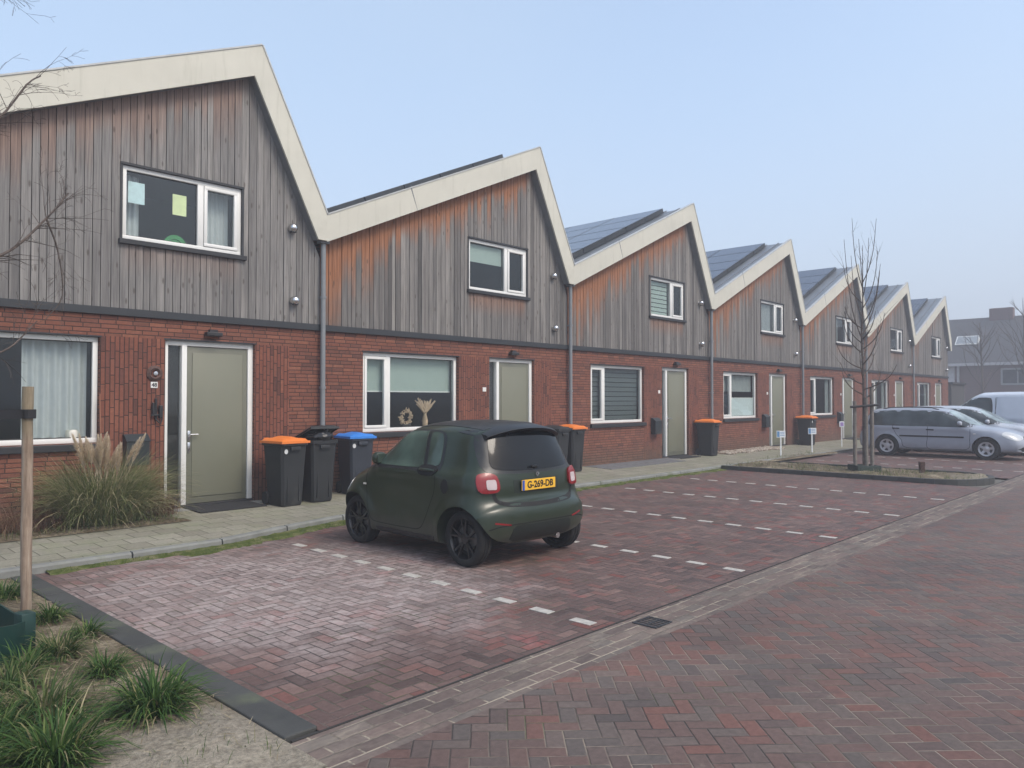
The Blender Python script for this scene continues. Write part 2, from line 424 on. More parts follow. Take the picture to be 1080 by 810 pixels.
# dark strip edging the planting bed at the left
m = MB()
for i in range(5):
    y0 = 3.44+i*1.0
    m.cbox(2.0, 2.19, y0+.004, y0+.996, -.05, .016, .008)
m.build('bed_edging', m_kerbdark, kind='structure', label='dark concrete strip between bed and parking bay')
# moss strip at the foot of the kerb
def strip_mesh(x0, x1, base, w, seed, zt=.03):
    m = MB(); n = int((x1-x0)/.06); rows = []
    for i in range(n+1):
        x = x0+(x1-x0)*i/n; y1 = ky(x)+.002
        ww = w(x)*(.75+.6*noise.noise(Vector((x*2.3, seed, 0)))+.3*noise.noise(Vector((x*9, seed, 3))))
        row = []
        for j in range(6):
            t = j/5; y = y1-ww*t
            h = base+zt*(1-t)**.6*(.6+.8*abs(noise.noise(Vector((x*14, y*14, seed)))))
            if j == 5: h = base-.004
            row.append((x, y, h))
        rows.append(row)
    vs = [p for r_ in rows for p in r_]
    m.add(vs, [(i*6+j, i*6+j+1, (i+1)*6+j+1, (i+1)*6+j) for i in range(n) for j in range(5)])
    return m
m = strip_mesh(2.3, 16.9, .003, lambda x: .16 if x < 3.6 else (.36 if x < 8 else .26), 4)
m.build('moss', m_moss, smooth='all', kind='stuff', label='strip of moss and sand at the foot of the kerb')

# soil bed, left foreground; bed by the facade; island
def soil_grid(name, x0, x1, y0, y1, z, amp, step, label, clip=None):
    m = MB(); nx = int((x1-x0)/step); ny = int((y1-y0)/step); idx = {}
    vs = []; fs = []
    for i in range(nx+1):
        for j in range(ny+1):
            x = x0+(x1-x0)*i/nx; y = y0+(y1-y0)*j/ny
            h = z+amp*(noise.noise(Vector((x*1.7, y*1.7, 1)))+.5*noise.noise(Vector((x*6, y*6, 2)))+.25*noise.noise(Vector((x*19, y*19, 5))))
            e = min(x-x0, x1-x, y-y0, y1-y)
            if e < .06: h = z-amp*.8
            idx[i, j] = len(vs); vs.append((x, y, h))
    for i in range(nx):
        for j in range(ny):
            cx, cy = x0+(x1-x0)*(i+.5)/nx, y0+(y1-y0)*(j+.5)/ny
            if clip and not clip(cx, cy): continue
            fs.append((idx[i, j], idx[i+1, j], idx[i+1, j+1], idx[i, j+1]))
    m.add(vs, fs); return m.build(name, m_soil, smooth='all', kind='structure', label=label)
soil_grid('planting_bed', -6, 2.0, 3.06, 8.55, .02, .022, .05, 'sandy planting bed with grass tufts')
soil_grid('planting_bed', -6, 4.40, 9.92, 10.995, .13, .02, .05, 'planting bed under the nearest front window')
def in_isl(x, y):
    if x < 17.02 or x > 19.15 or y > 9.0: return False
    if y < 4.5:
        dx = (x-18.08)/1.07; dy = (4.5-y)/.95
        return dx*dx+dy*dy < 1
    return True
soil_grid('planting_bed', 16.9, 19.3, 3.4, 9.06, .075, .045, .06, 'weedy soil of the tree island', in_isl)
soil_grid('planting_bed', 19.2, 30, 8.75, 9.35, .075, .02, .07, 'weedy strip beside the pavement behind the tree', lambda x, y: y > 8.98-.0 or x < 24)
# island kerb following the rounded outline
m = MB(); pts = [(16.95, 8.98)]
yy = 8.98
while yy > 4.6: yy -= .5; pts.append((16.95, max(yy, 4.5)))
for k in range(1, 16):
    a = math.pi*k/16; pts.append((18.08-1.13*math.cos(a), 4.5-1.0*math.sin(a)))
yy = 4.5
while yy < 8.9: pts.append((19.2, yy)); yy += .5
cx_, cy_ = 18.08, 6
for a, b in zip(pts, pts[1:]):
    A = Vector((*a, 0)); B = Vector((*b, 0)); t = (B-A)
    if t.length < 1e-4: continue
    t.normalize(); nrm = Vector((t.y, -t.x, 0))
    mid = (A+B)/2
    if nrm.dot(Vector((18.08, max(mid.y, 4.5), 0))-mid) < 0: nrm = -nrm
    o2 = nrm*.1; A2 = A+t*.003; B2 = B-t*.003
    hz = .10
    v = [A2, B2, B2+o2, A2+o2]
    m.add([(p.x, p.y, -.05) for p in v]+[(p.x, p.y, hz) for p in v], [(0, 1, 5, 4), (1, 2, 6, 5), (2, 3, 7, 6), (3, 0, 4, 7), (4, 5, 6, 7)])
m.build('island_kerb', m_kerbdark, kind='structure', label='dark kerb round the tree island', recalc=True)
# white dash bricks
m = MB()
for x0 in (4.62, 7.06, 9.52, 11.96, 14.38, 21.25, 23.7, 26.15):
    y = 3.61
    while y < 8.35-(.1 if x0 < 6 else 0):
        xx = x0+.055*(y-3.6)/1.0*.6
        m.box(xx-.046, xx+.046, y-.10, y+.10, -.02, .0065)
        y += .428
m.build('parking_marking', m_white_brick, kind='structure', label='dashed lines of white bricks between parking bays')
# darker slabs in front of the third house
m = MB()
for i in range(9):
    for j in range(2):
        if (i, j) in ((8, 0),): continue
        x = 14.1+i*.405; y = 10.18+j*.405
        m.cbox(x, x+.395, y, y+.395, pz(y)-.02, pz(y)+.016, .005)
m.build('dark_paving', m_slab, kind='structure', label='dark slabs in front of the third house')

# drain grate
g = empty('gully_grate', (4.98, 3.22, -.001), 0, 'dark iron drain grate set in the sandy gutter', 'drain')
m = MB(); m.cbox(-.17, .17, -.15, -.13, -.02, .004, .003); m.cbox(-.17, .17, .13, .15, -.02, .004, .003); m.cbox(-.17, -.15, -.13, .13, -.02, .004, .003); m.cbox(.15, .17, -.13, .13, -.02, .004, .003)
m.build('frame', m_black, g)
m = MB(); m.box(-.15, .15, -.13, .13, -.02, -.012); m.build('pit', m_back, g)
m = MB()
for i in range(5): m.cbox(-.14+i*.06, -.115+i*.06, -.13, .13, -.011, .002, .002)
m.cbox(-.15, .15, -.012, .012, -.011, .003, .002)
m.build('bars', m_black, g); g.scale = (.68, .72, 1)

# ---------------------------------------------------------------- row houses
PW = 6.53
A0 = .47
PX, PZ = 5.35, 7.19       # ridge
def board_top(x):
    return min(4.31+.4526*x, 6.68-2.06*(x-5.23))+.03
def frame_mesh(x0, x1, z0, z1, y0, y1, w, m=None, wb=None):
    m = m or MB(); wb = wb or w
    m.cbox(x0, x1, y0, y1, z0, z0+wb, .006); m.cbox(x0, x1, y0, y1, z1-w, z1, .006)
    m.cbox(x0, x0+w, y0+.001, y1, z0+wb-.004, z1-w+.004, .006); m.cbox(x1-w, x1, y0+.001, y1, z0+wb-.004, z1-w+.004, .006)
    return m
m_curtain = simple('curtain', (.50, .53, .54), .9, var=.06)
m_curtain_d = simple('curtain_grey', (.30, .33, .33), .9)
m_blind = simple('blind', (.36, .44, .40), .8, var=.04)
m_blind_d = simple('blind_dark', (.085, .105, .105), .7, var=.06)
m_paper1 = simple('paper_blue', (.62, .78, .80), .8); m_paper2 = simple('paper_yellow', (.78, .84, .45), .8)
m_greenp = simple('green_toy', (.04, .25, .07), .6)
m_dried = simple('dried_plant', (.45, .33, .22), .9); m_vase = simple('vase', (.6, .58, .52), .5)
m_frost = simple('frosted_film', (.6, .68, .68), .7, var=.03)

def curtain(x0, x1, z0, z1, y, mat, parent, amp=.025, wl=.11, name='curtain'):
    m = MB(); n = max(8, int((x1-x0)/.012)); vs = []
    for i in range(n+1):
        x = x0+(x1-x0)*i/n; ph = 2*math.pi*x/wl+1.5*math.sin(x*3.1)
        for z in (z0, z1): vs.append((x, y+amp*math.sin(ph)*(1 if z == z0 else .6), z))
    m.add(vs, [(2*i, 2*i+2, 2*i+3, 2*i+1) for i in range(n)])
    return m.build(name, mat, parent, smooth='all')
def window(h, x0, x1, z0, z1, y, mull, side, w=.065, lower=True):
    """side: which light opens ('l' or 'r'); returns the frame"""
    m = frame_mesh(x0, x1, z0, z1, y, y+.08, w)
    m.cbox(mull-.045, mull+.045, y+.002, y+.08, z0+w-.004, z1-w+.004, .006)
    fr = m.build('window', m_frame, h, smooth=True)
    a, b = (x0+w, mull-.045) if side == 'l' else (mull+.045, x1-w)
    s = frame_mesh(a+.004, b-.004, z0+w+.004, z1-w-.004, y-.012, y+.05, .05)
    s.build('sash', m_frame, fr, smooth=True)
    g = MB(); g.quad((a+.05, y+.030, z0+w+.05), (b-.05, y+.030, z0+w+.05), (b-.05, y+.030, z1-w-.05), (a+.05, y+.030, z1-w-.05))
    c, d = (mull+.045, x1-w) if side == 'l' else (x0+w, mull-.045)
    g.quad((c, y+.045, z0+w), (d, y+.045, z0+w), (d, y+.045, z1-w), (c, y+.045, z1-w))
    g.build('pane', m_glass, fr)
    # slim dark bead round the fixed light
    bd = frame_mesh(c, d, z0+w, z1-w, y+.036, y+.046, .012); bd.build('bead', m_black, fr)
    return fr, (a, b, c, d)

def make_house(k, amt, extras, label):
    r_ = random.Random(100+k)
    h = empty('row_house', (A0+PW*k, 11.0, 0), 0, label, 'house', 'sawtooth row houses with timber gables')
    # --- brick ground floor: front with openings (window, door), thickness .1
    W0, W1, WZ0, WZ1 = .87, 3.14, 1.12, 2.545
    D0, D1, DZ0, DZ1 = 4.00, 5.37, .14, 2.56
    xs = [0, W0, W1, D0, D1, 5.96, PW]; zs = [.0, DZ0, WZ0, WZ1, DZ1, 2.87]
    m = MB()
    def hole(a, b, c, d):
        cx, cz = (a+b)/2, (c+d)/2
        return (W0 < cx < W1 and WZ0 < cz < WZ1) or (D0 < cx < D1 and DZ0 < cz < DZ1)
    for a, b in zip(xs, xs[1:]):
        for c, d in zip(zs, zs[1:]):
            if hole(a, b, c, d): continue
            cx = (a+b)/2
            m.cur = 1 if (d <= DZ1+.001 and (W1 < cx < D0 or D1 < cx < 5.96)) else 0
            m.quad((a, 0, c), (b, 0, c), (b, 0, d), (a, 0, d))
    m.cur = 0
    for (a, b, c, d) in ((W0, W1, WZ0, WZ1), (D0, D1, DZ0, DZ1)):
        m.quad((a, 0, c), (a, 0, d), (a, .14, d), (a, .14, c)); m.quad((b, 0, d), (b, 0, c), (b, .14, c), (b, .14, d))
        m.quad((a, 0, d), (b, 0, d), (b, .14, d), (a, .14, d)); m.quad((b, 0, c), (a, 0, c), (a, .14, c), (b, .14, c))
    m.build('brick_wall', [m_brick, m_brickv], h)
    m = MB(); m.box(0.001, PW-.001, .0, .16, 2.57, 2.86)  # lintel block behind face
    # --- shell: sides, back, floor between storeys
    m = MB()
    z1 = 4.6
    prof = [(0.0, 0), (PW, 0), (PW, 4.55), (PX, 6.98), (0, 4.55)]
    m.add([(x, 9.0, z) for x, z in prof], [(0, 1, 2, 3, 4)])
    for x in (0.0, PW): m.quad((x, .02, 0), (x, 9, 0), (x, 9, 4.56), (x, .02, 4.56))
    m.quad((0, .17, 2.92), (PW, .17, 2.92), (PW, 9, 2.92), (0, 9, 2.92))
    m.build('side_wall', m_brick, h)
    # rooms behind the windows
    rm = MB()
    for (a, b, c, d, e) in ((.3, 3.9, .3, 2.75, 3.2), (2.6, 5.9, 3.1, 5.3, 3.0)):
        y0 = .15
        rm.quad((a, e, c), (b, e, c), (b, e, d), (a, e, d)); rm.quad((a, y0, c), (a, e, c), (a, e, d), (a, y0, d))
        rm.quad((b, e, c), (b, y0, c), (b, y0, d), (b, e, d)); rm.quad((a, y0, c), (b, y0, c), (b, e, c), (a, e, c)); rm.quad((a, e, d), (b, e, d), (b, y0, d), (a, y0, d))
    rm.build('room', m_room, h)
    # --- flashing between brick and boards
    m = MB(); m.box(.0, PW, -.035, .03, 2.865, 2.885); m.box(0, PW, -.045, -.035, 2.85, 2.95); m.box(0, PW, -.035, .02, 2.93, 2.95)
    m.build('flashing', m_flash, h)
    # --- backing sheet with opening for the upper window
    U0, U1, V0, V1 = 3.38, 5.15, 3.89, 4.955
    m = MB()
    for a, b, c, d in ((0, U0, 2.9, None), (U1, PW, 2.9, None), (U0, U1, 2.9, V0), (U0, U1, V1, None)):
        n = 10
        for i in range(n):
            xa, xb = a+(b-a)*i/n, a+(b-a)*(i+1)/n
            ta, tb = (board_top(xa)-.02, board_top(xb)-.02) if d is None else (d, d)
            m.quad((xa, .03, c), (xb, .03, c), (xb, .03, tb), (xa, .03, ta))
    m.build('wall_membrane', m_back, h)
    # --- vertical boards
    m = MB(); x = .004
    br = [U0, U1]
    widths = (.118, .104, .118, .09, .128) if k == 0 else (.105, .118, .09, .118, .08)
    while x < PW-.02:
        w = r_.choice(widths); xe = x+w
        for q in br:
            if x < q-.001 < xe and q-x > .02: xe = q
            elif x < q < xe: pass
        xe = min(xe, PW-.004)
        if PW-xe < .03: xe = PW-.004
        gap = .009; cx = (x+xe)/2
        yo = r_.uniform(-.007, .004); att = r_.uniform(.02, 1)
        if abs(yo) < .001: yo = .001
        segs = [(2.952, None)]
        if U0-.001 <= x and xe <= U1+.001: segs = [(2.952, V0-.03), (V1+.01, None)]
        for zb, zt in segs:
            ta, tb = (board_top(x), board_top(xe-gap)) if zt is None else (zt, zt)
            xm = None
            pts = [(x, zb), (xe-gap, zb), (xe-gap, tb), (x, ta)]
            if zt is None and x < 5.23 < xe: pts = [(x, zb), (xe-gap, zb), (xe-gap, tb), (5.23, board_top(5.23)), (x, ta)]
            m.prism(pts, yo-.004, .026, att=att)
            # board joint shadow batten: thin narrow slat in front of some gaps
        x = xe
    m.build('timber_cladding', mat_clad(k, amt), h)
    # --- bargeboard (M-shaped half: low slope + steep slope) with cap
    inner = [(0, 4.31), (5.23, 6.68), (6.37, 4.33), (PW, 4.33)]
    outer = [(PW, 4.77), (PX, PZ), (0, 4.76)]
    ob = MB()
    y0, y1 = -.20, -.165
    A = [(0, 4.31), (5.23, 6.68), (PX, PZ), (0, 4.76)]; B = [(5.23, 6.68), (6.37, 4.33), (PW, 4.33), (PW, 4.77), (PX, PZ)]
    for poly in (A, B):
        n = len(poly); ob.add([(p[0], y0, p[1]) for p in poly], [list(range(n))])
    for a, b in zip(inner, inner[1:]): ob.quad((a[0], y0, a[1]), (a[0], y1, a[1]), (b[0], y1, b[1]), (b[0], y0, b[1]))
    for a, b in zip(outer, outer[1:]): ob.quad((a[0], y0, a[1]), (a[0], y1, a[1]), (b[0], y1, b[1]), (b[0], y0, b[1]))
    if k == 6: ob.quad((PW, y0, 4.33), (PW, .3, 4.33), (PW, .3, 4.77), (PW, y0, 4.77))
    ob.build('bargeboard', m_barge, h, recalc=True)
    # sheet joints in the bargeboard
    jm = MB()
    for t in (.36,):
        x = PX*t; zi = 4.31+.4526*x; zo = 4.76+.4542*x
        jm.prism([(x-.003+.0, zi+.004), (x+.003, zi+.004), (x+.003-.16, zo-.004), (x-.003-.16, zo-.07-.004+.0)], y0-.0015, y0+.01)
    jm.build('board_joint', m_soffit, h)
    # soffit behind the barge
    m = MB()
    for (a, b) in (((0, 4.32), (5.23, 6.69)), ((5.23, 6.69), (6.37, 4.34)), ((6.37, 4.34), (PW, 4.34))):
        m.quad((a[0], y1, a[1]), (a[0], .01, a[1]), (b[0], .01, b[1]), (b[0], y1, b[1]))
    m.build('soffit', m_soffit, h)
    m = MB()
    for (a, b) in (((0, 4.76), (PX, PZ)), ((PX, PZ), (PW, 4.77))):
        dx, dz = b[0]-a[0], b[1]-a[1]; L = math.hypot(dx, dz); nx, nz = -dz/L*.022, dx/L*.022
        m.prism([a, b, (b[0]+nx, b[1]+nz), (a[0]+nx, a[1]+nz)], y0-.012, y1+.05)
    m.build('verge_trim', m_bargetrim, h)
    # --- roof: low slope and steep slope
    m = MB(); th = .06
    def slab(a, b, y0, y1, t):
        dx, dz = b[0]-a[0], b[1]-a[1]; L = math.hypot(dx, dz); nx, nz = -dz/L*t, dx/L*t
        m.prism([a, b, (b[0]+nx, b[1]+nz), (a[0]+nx, a[1]+nz)], y0, y1)
    slab((0.0, 4.62), (PX, 7.05), y1, 9.1, th); slab((PX, 7.05), (PW, 4.62), y1, 9.1, th)
    y = .2
    while y < 9.0:      # standing seams
        slab((0.05, 4.70), (PX-.05, 7.105), y, y+.025, .03); y += .43
    m.build('roof', m_zinc, h, recalc=True)
    # --- solar panels, raised above the low slope
    if k >= 1:
        ang = math.atan2(2.43, PX); ca, sa = math.cos(ang), math.sin(ang)
        pm = MB(); pm.cbox(0, .99, 0, 1.63, -.10, .035, .004); pm.cur = 1; pm.box(.02, .97, .02, 1.61, .030, .0362)
        first = None
        for i in range(5):
            for j in range(5):
                if i == 4 and k == 1 and j == 9: continue
                s0 = .50+i*1.012
                px = s0*ca-.19*sa; pzz = 4.62+s0*sa+.19*ca
                if first is None:
                    o = pm.build('solar_panel', [m_pframe, m_panel], h); first = o
                else:
                    o = first.copy(); COL.objects.link(o); o.parent = h
                o.location = (px, .55+j*1.65, pzz); o.rotation_euler = (0, -ang, 0)
    # --- lower window
    fr, (a, b, c, d) = window(h, W0+.005, W1-.005, WZ0+.005, WZ1-.005, .065, 1.47, 'l')
    m = MB(); m.cbox(W0-.03, W1+.04, -.055, .13, WZ0-.095, WZ0-.003, .008); m.build('sill', m_sill, h)
    m = MB(); m.box(W0-.02, W1+.02, -.006, .06, WZ1-.002, WZ1+.016); m.box(D0-.02, D1+.02, -.006, .06, DZ1-.002, DZ1+.016); m.build('lintel_trim', m_flash, h)
    # --- upper window
    fu, (ua, ub, uc, ud) = window(h, U0+.02, U1-.02, V0+.02, V1-.02, .012, 4.50, 'r', w=.06)
    m = MB(); m.box(U0-.012, U0+.02, -.02, .09, V0, V1); m.box(U1-.02, U1+.012, -.02, .09, V0, V1); m.box(U0-.012, U1+.012, -.03, .09, V1-.018, V1+.014)
    m.cbox(U0-.03, U1+.05, -.06, .09, V0-.05, V0+.018, .006)
    m.build('window_surround', m_sill, h)
    # --- door set: frame, side light, leaf
    m = MB(); y = .06
    m.cbox(D0, D0+.065, y, y+.1, DZ0+.03, DZ1, .006); m.cbox(D1-.085, D1-.002, y, y+.1, DZ0+.03, DZ1, .006)
    m.cbox(D0+.26, D0+.335, y-.008, y+.1, DZ0+.03, DZ1-.06, .006); m.cbox(D0+.06, D1-.08, y+.001, y+.1, DZ1-.075, DZ1, .006)
    df = m.build('door_frame', m_frame, h, smooth=True)
    m = MB(); m.quad((D0+.065, y+.06, DZ0+.06), (D0+.26, y+.06, DZ0+.06), (D0+.26, y+.06, DZ1-.075), (D0+.065, y+.06, DZ1-.075)); m.build('pane', m_glass, df)
    m = MB(); m.box(D0+.03, D0+.3, y+.09, y+.6, DZ0, DZ1); m.build('hall', m_back, df)
    m = MB(); m.cbox(D0, D1, .02, .18, DZ0-.02, DZ0+.03, .006); m.build('threshold', m_sill, df)
    dm = MB(); lx0, lx1, lz0, lz1 = D0+.345, D1-.092, DZ0+.035, DZ1-.082
    dm.cbox(lx0, lx1, y+.02, y+.075, lz0, lz1, .006)
    dl = dm.build('door', m_doorframe_in, h, smooth=True)
    dm = MB(); dm.cbox(lx0+.075, lx1-.075, y+.008, y+.019, lz0+.10, lz1-.085, .008); dm.build('door_panel', m_door, dl, smooth=True)
    dm = MB()
    for zz in (1.17, 1.0): dm.cbox(lx0+.012, lx0+.052, y+.004, y+.018, zz-.075, zz+.075, .004)
    dm.tube([(lx0+.032, y+.01, 1.19), (lx0+.032, y-.045, 1.19)], .010, 8); dm.tube([(lx0+.032, y-.04, 1.19), (lx0+.15, y-.04, 1.19)], .010, 8)
    dm.build('handle', m_chrome, dl, smooth=True)
    # --- wall fittings
    m = MB(); m.cbox(4.56, 4.80, -.11, -.002, 2.64, 2.70, .01); m.box(4.62, 4.74, -.07, -.002, 2.70, 2.74); m.build('wall_lamp', m_black, h)
    m = MB(); m.cbox(3.80, 3.895, -.012, -.001, 1.865, 1.95, .003); npz = m.build('number_plate', m_frame, h)
    # mailbox with sloping lid
    mx = 3.44; m = MB()
    m.prism([(-.15, .80), (-.002, .80), (-.002, 1.21), (-.06, 1.21), (-.15, 1.13)], mx, mx+.30, 'x')
    mb = m.build('mailbox', m_mailbox, h)
    m = MB(); m.prism([(-.165, 1.132), (-.055, 1.225), (-.0015, 1.225), (-.0015, 1.212), (-.06, 1.212), (-.155, 1.122)], mx-.008, mx+.308, 'x'); m.build('lid', m_mailbox, mb)
    # vents (steel cowls)
    for (vx, vz) in ((5.98, 4.47), (6.02, 3.30)):
        m = MB(); m.lathe([(.0, -.13), (.035, -.125), (.06, -.105), (.072, -.07), (.072, -.03), (.05, -.025), (.05, .0), (.062, 0), (.062, .006)], (vx, -.01, vz), 20, 'y')
        vo = m.build('vent', m_chrome, h, smooth=40)
        m = MB(); m.lathe([(.0, -.127), (.03, -.122)], (vx+.012, -.03, vz-.045), 12, 'y')
        m = MB(); m.cbox(vx-.045, vx+.045, -.10, -.06, vz-.076, vz-.052, .004); m.build('vent_slot', m_black, vo)
    # rainwater pipe in the valley
    if k < 6:
        m = MB(); m.tube([(PW, -.09, .12), (PW, -.09, 4.30)], .042, 12)
        dp = m.build('rain_pipe', m_pipe, h, smooth=True)
        m = MB(); m.cbox(PW-.085, PW+.085, -.155, -.025, 4.29, 4.345, .006); m.build('hopper', m_soffit, dp)
        for zz in (1.9, 3.4):
            m = MB(); m.lathe([(.043, -.02), (.052, -.02), (.052, .02), (.043, .02)], (PW, -.09, zz), 12); m.box(PW-.012, PW+.012, -.05, -.008, zz-.015, zz+.015)
            m.build('bracket', m_pipe, dp)
    return h, fr, fu, (a, b, c, d), (ua, ub, uc, ud), npz

def text_mesh(txt, size, mat, parent, loc, rot, name='lettering', ext=.0008, bold=0, sx=1):
    cu = bpy.data.curves.new('t', 'FONT'); cu.body = txt; cu.size = size; cu.extrude = ext; cu.offset = bold; cu.align_x = 'CENTER'; cu.align_y = 'CENTER'
    o = bpy.data.objects.new('t', cu); COL.objects.link(o)
    dg = bpy.context.evaluated_depsgraph_get(); me = bpy.data.meshes.new_from_object(o.evaluated_get(dg)); bpy.data.objects.remove(o)
    me.materials.clear(); me.materials.append(mat); me.name = name
    n = bpy.data.objects.new(name, me); COL.objects.link(n); n.parent = parent; n.location = loc; n.rotation_euler = rot; n.scale = (sx, 1, 1)
    return n

HL = ['nearest sawtooth house, number 48, papers taped in its upstairs window',
      'second house with half lowered pale blind downstairs, right behind the green car',
      'third house with striped blinds in both its front windows and dark slabs before it',
      'fourth house with frosted lower half of its front window and gravel under it',
      'fifth house, with the farthest orange lidded bin against its wall',
      'sixth house directly behind the thin bare tree and the tail of the silver car',
      'farthest house at the end of the sawtooth row beside the dark shed']
AMT = [.42, 1.15, 1.1, 1.0, 1.0, .75, .45]
for k in range(7):
    h, fr, fu, L, U, npz = make_house(k, AMT[k], None, HL[k])
    a, b, c, d = L; ua, ub, uc, ud = U
    yl, yu = .20, .14
    if k == 0:
        curtain(2.28, 3.05, 1.2, 2.5, yl+.03, m_curtain, fr, .035, .13); curtain(.9, 1.3, 1.2, 2.5, yl, m_curtain, fr)
        m = MB(); m.lathe([(0, 1.19), (.075, 1.19), (.08, 1.27), (.065, 1.30), (0, 1.30)], (2.86, .17, 0), 16); m.build('pot', m_vase, fr, smooth=True)
        m = MB(); m.box(.3, 3.9, .135, .19, 1.12, 1.19); m.build('inner_sill', m_frame, fr)
        for nm, mt, x0, x1, z0, z1 in (('paper', m_paper1, 3.50, 3.72, 4.44, 4.74), ('paper', m_paper2, 4.11, 4.31, 4.38, 4.68)):
            m = MB(); m.box(x0, x1, .066, .068, z0, z1); m.build(nm, mt, fu)
        curtain(3.46, 3.70, 3.95, 4.86, .24, m_curtain, fu, .02, .07); curtain(4.70, 5.02, 3.95, 4.86, .24, m_curtain, fu, .02, .08)
        m = MB(); m.lathe([(.17, -.01), (.17, .02), (.11, .02), (.11, -.01), (.17, -.01)], (4.18, .14, 3.93), 28, 'y'); m.lathe([(0, -.005), (.10, -.005), (.10, .012), (0, .012)], (4.18, .14, 3.93), 24, 'y'); m.build('ornament', m_greenp, fu, smooth=True)
        text_mesh('48', .075, m_black, npz, (3.8475, -.0135, 1.905), (R(90), 0, 0), bold=.002)
        # wreath and metal ornament beside the door
        m = MB()
        for i in range(16):
            a0 = i*math.pi/8
        m.lathe([(.095, -.03), (.11, -.02), (.11, -.004), (.06, -.004), (.055, -.03), (.075, -.045), (.095, -.03)], (3.85, 0, 2.07), 20, 'y'); m.build('door_wreath', simple('rust', (.09, .05, .04), .8, var=.4, scale=40), h, smooth=True)
        m = MB(); m.lathe([(0, -.03), (.03, -.028), (.035, -.006), (0, -.006)], (3.862, 0, 2.07), 12, 'y'); m.build('door_bell', m_chrome, h, smooth=True)
        m = MB()
        m.cbox(3.855, 3.885, -.03, -.002, 1.42, 1.72, .005); m.cbox(3.80, 3.94, -.05, -.03, 1.47, 1.50, .006); m.cbox(3.81, 3.84, -.06, -.02, 1.50, 1.66, .006); m.cbox(3.90, 3.95, -.07, -.02, 1.44, 1.62, .01)
        m.tube([(3.87, -.02, 1.42), (3.92, -.06, 1.36), (3.95, -.04, 1.44)], .012, 6)
        m.build('wall_hook', m_black, h)
    elif k == 1:
        m = MB(); m.box(.93, 3.08, yl, yl+.01, 1.86, 2.5); m.build('roller_blind', m_blind, fr)
        m = MB(); m.box(.93, 3.08, yl-.004, yl+.016, 1.84, 1.862); m.build('blind_rail', m_frame, fr)
        m = MB(); rr = random.Random(9)
        for i in range(90):
            a1 = rr.uniform(0, 6.28); q = rr.uniform(.09, .16); c_q = (1.96+q*math.cos(a1)*.95, .165, 1.37+q*math.sin(a1))
            m.tube([c_q, (c_q[0]+rr.uniform(-.05, .05), .165+rr.uniform(-.03, .03), c_q[2]+rr.uniform(-.05, .05))], [.018, .006], 5)
        m.build('ornament', m_dried, fr, smooth=True)
        m = MB(); m.cbox(1.86, 2.06, .13, .20, 1.19, 1.24, .01); m.build('ornament_base', m_black, fr)
        m = MB(); m.lathe([(0, 1.19), (.05, 1.19), (.06, 1.30), (.03, 1.42), (.035, 1.44)], (2.42, .165, 0), 14)
        rr = random.Random(5)
        for i in range(44):
            a1 = rr.uniform(-.8, .8); L1 = rr.uniform(.06, .34)
            m.tube([(2.42, .165, 1.42), (2.42+a1*L1*.6, .165+rr.uniform(-.02, .02), 1.42+L1*.5), (2.42+a1*L1*1.1, .165, 1.42+L1*rr.uniform(.7, 1))], [.004, .020, .008], 5)
        m.build('vase', m_dried, fr, smooth=True)
        m = MB(); m.box(3.46, 4.44, .10, .11, 4.50, 4.86); m.build('roller_blind', m_blind, fu)
    elif k == 2:
        m = MB()
        for i in range(11): m.box(1.55, 3.07, .19, .20, 1.2+i*.118, 1.2+i*.118+.100)
        for i in range(11): m.box(.95, 1.40, .19, .20, 1.2+i*.118, 1.2+i*.118+.100)
        m.build('striped_blind', m_blind_d, fr)
        m = MB()
        for i in range(8): m.box(3.46, 4.44, .12, .13, 3.96+i*.115, 3.96+i*.115+.095)
        m.build('striped_blind', m_blind, fu)
    elif k == 3:
        m = MB(); m.box(1.53, 3.07, .125, .13, 1.2, 1.74); m.build('frosted_film', m_frost, fr)
        m = MB(); m.box(1.53, 3.07, .118, .133, 1.74, 1.765); m.build('film_edge', m_frame, fr)
        m = MB(); m.box(.93, 3.08, yl, yl+.01, 1.95, 2.5); m.build('roller_blind', m_curtain_d, fr)
        curtain(3.46, 4.4, 3.95, 4.86, .14, m_curtain_d, fu, .02, .1)
    else:
        curtain(1.55, 2.1 if k == 5 else 1.85, 1.2, 2.5, yl, m_curtain_d, fr); curtain(2.7, 3.05, 1.2, 2.5, yl, m_curtain_d, fr)
        curtain(3.46, 3.9, 3.95, 4.86, .14, m_curtain_d, fu, .02, .1)
    if k in (2, 3, 4): pass
    if k in (2, 4, 5, 6):
        pass


# ================================================================ vehicles
def catmull(pts, closed=True, step=.03, sharp=()):
    """dense polyline through points; indices in sharp keep a corner"""
    n = len(pts); out = []
    rngi = range(n if closed else n-1)
    for i in rngi:
        p1, p2 = Vector(pts[i]), Vector(pts[(i+1) % n])
        p0 = Vector(pts[i-1]) if (closed or i > 0) else p1*2-p2
        p3 = Vector(pts[(i+2) % n]) if (closed or i < n-2) else p2*2-p1
        if i in sharp: p0 = p1*2-p2
        if (i+1) % n in sharp: p3 = p2*2-p1
        k = max(2, int((p2-p1).length/step))
        for j in range(k):
            t = j/k
            out.append(.5*((2*p1)+(p2-p0)*t+(2*p0-5*p1+4*p2-p3)*t*t+(3*p1-p0-3*p2+p3)*t**3))
    if not closed: out.append(Vector(pts[-1]))
    return out
def inside(p, poly):
    x, y = p[0], p[1]; c = False; n = len(poly); j = n-1
    for i in range(n):
        xi, yi = poly[i][0], poly[i][1]; xj, yj = poly[j][0], poly[j][1]
        if (yi > y) != (yj > y) and x < (xj-xi)*(y-yi)/(yj-yi)+xi: c = not c
        j = i
    return c
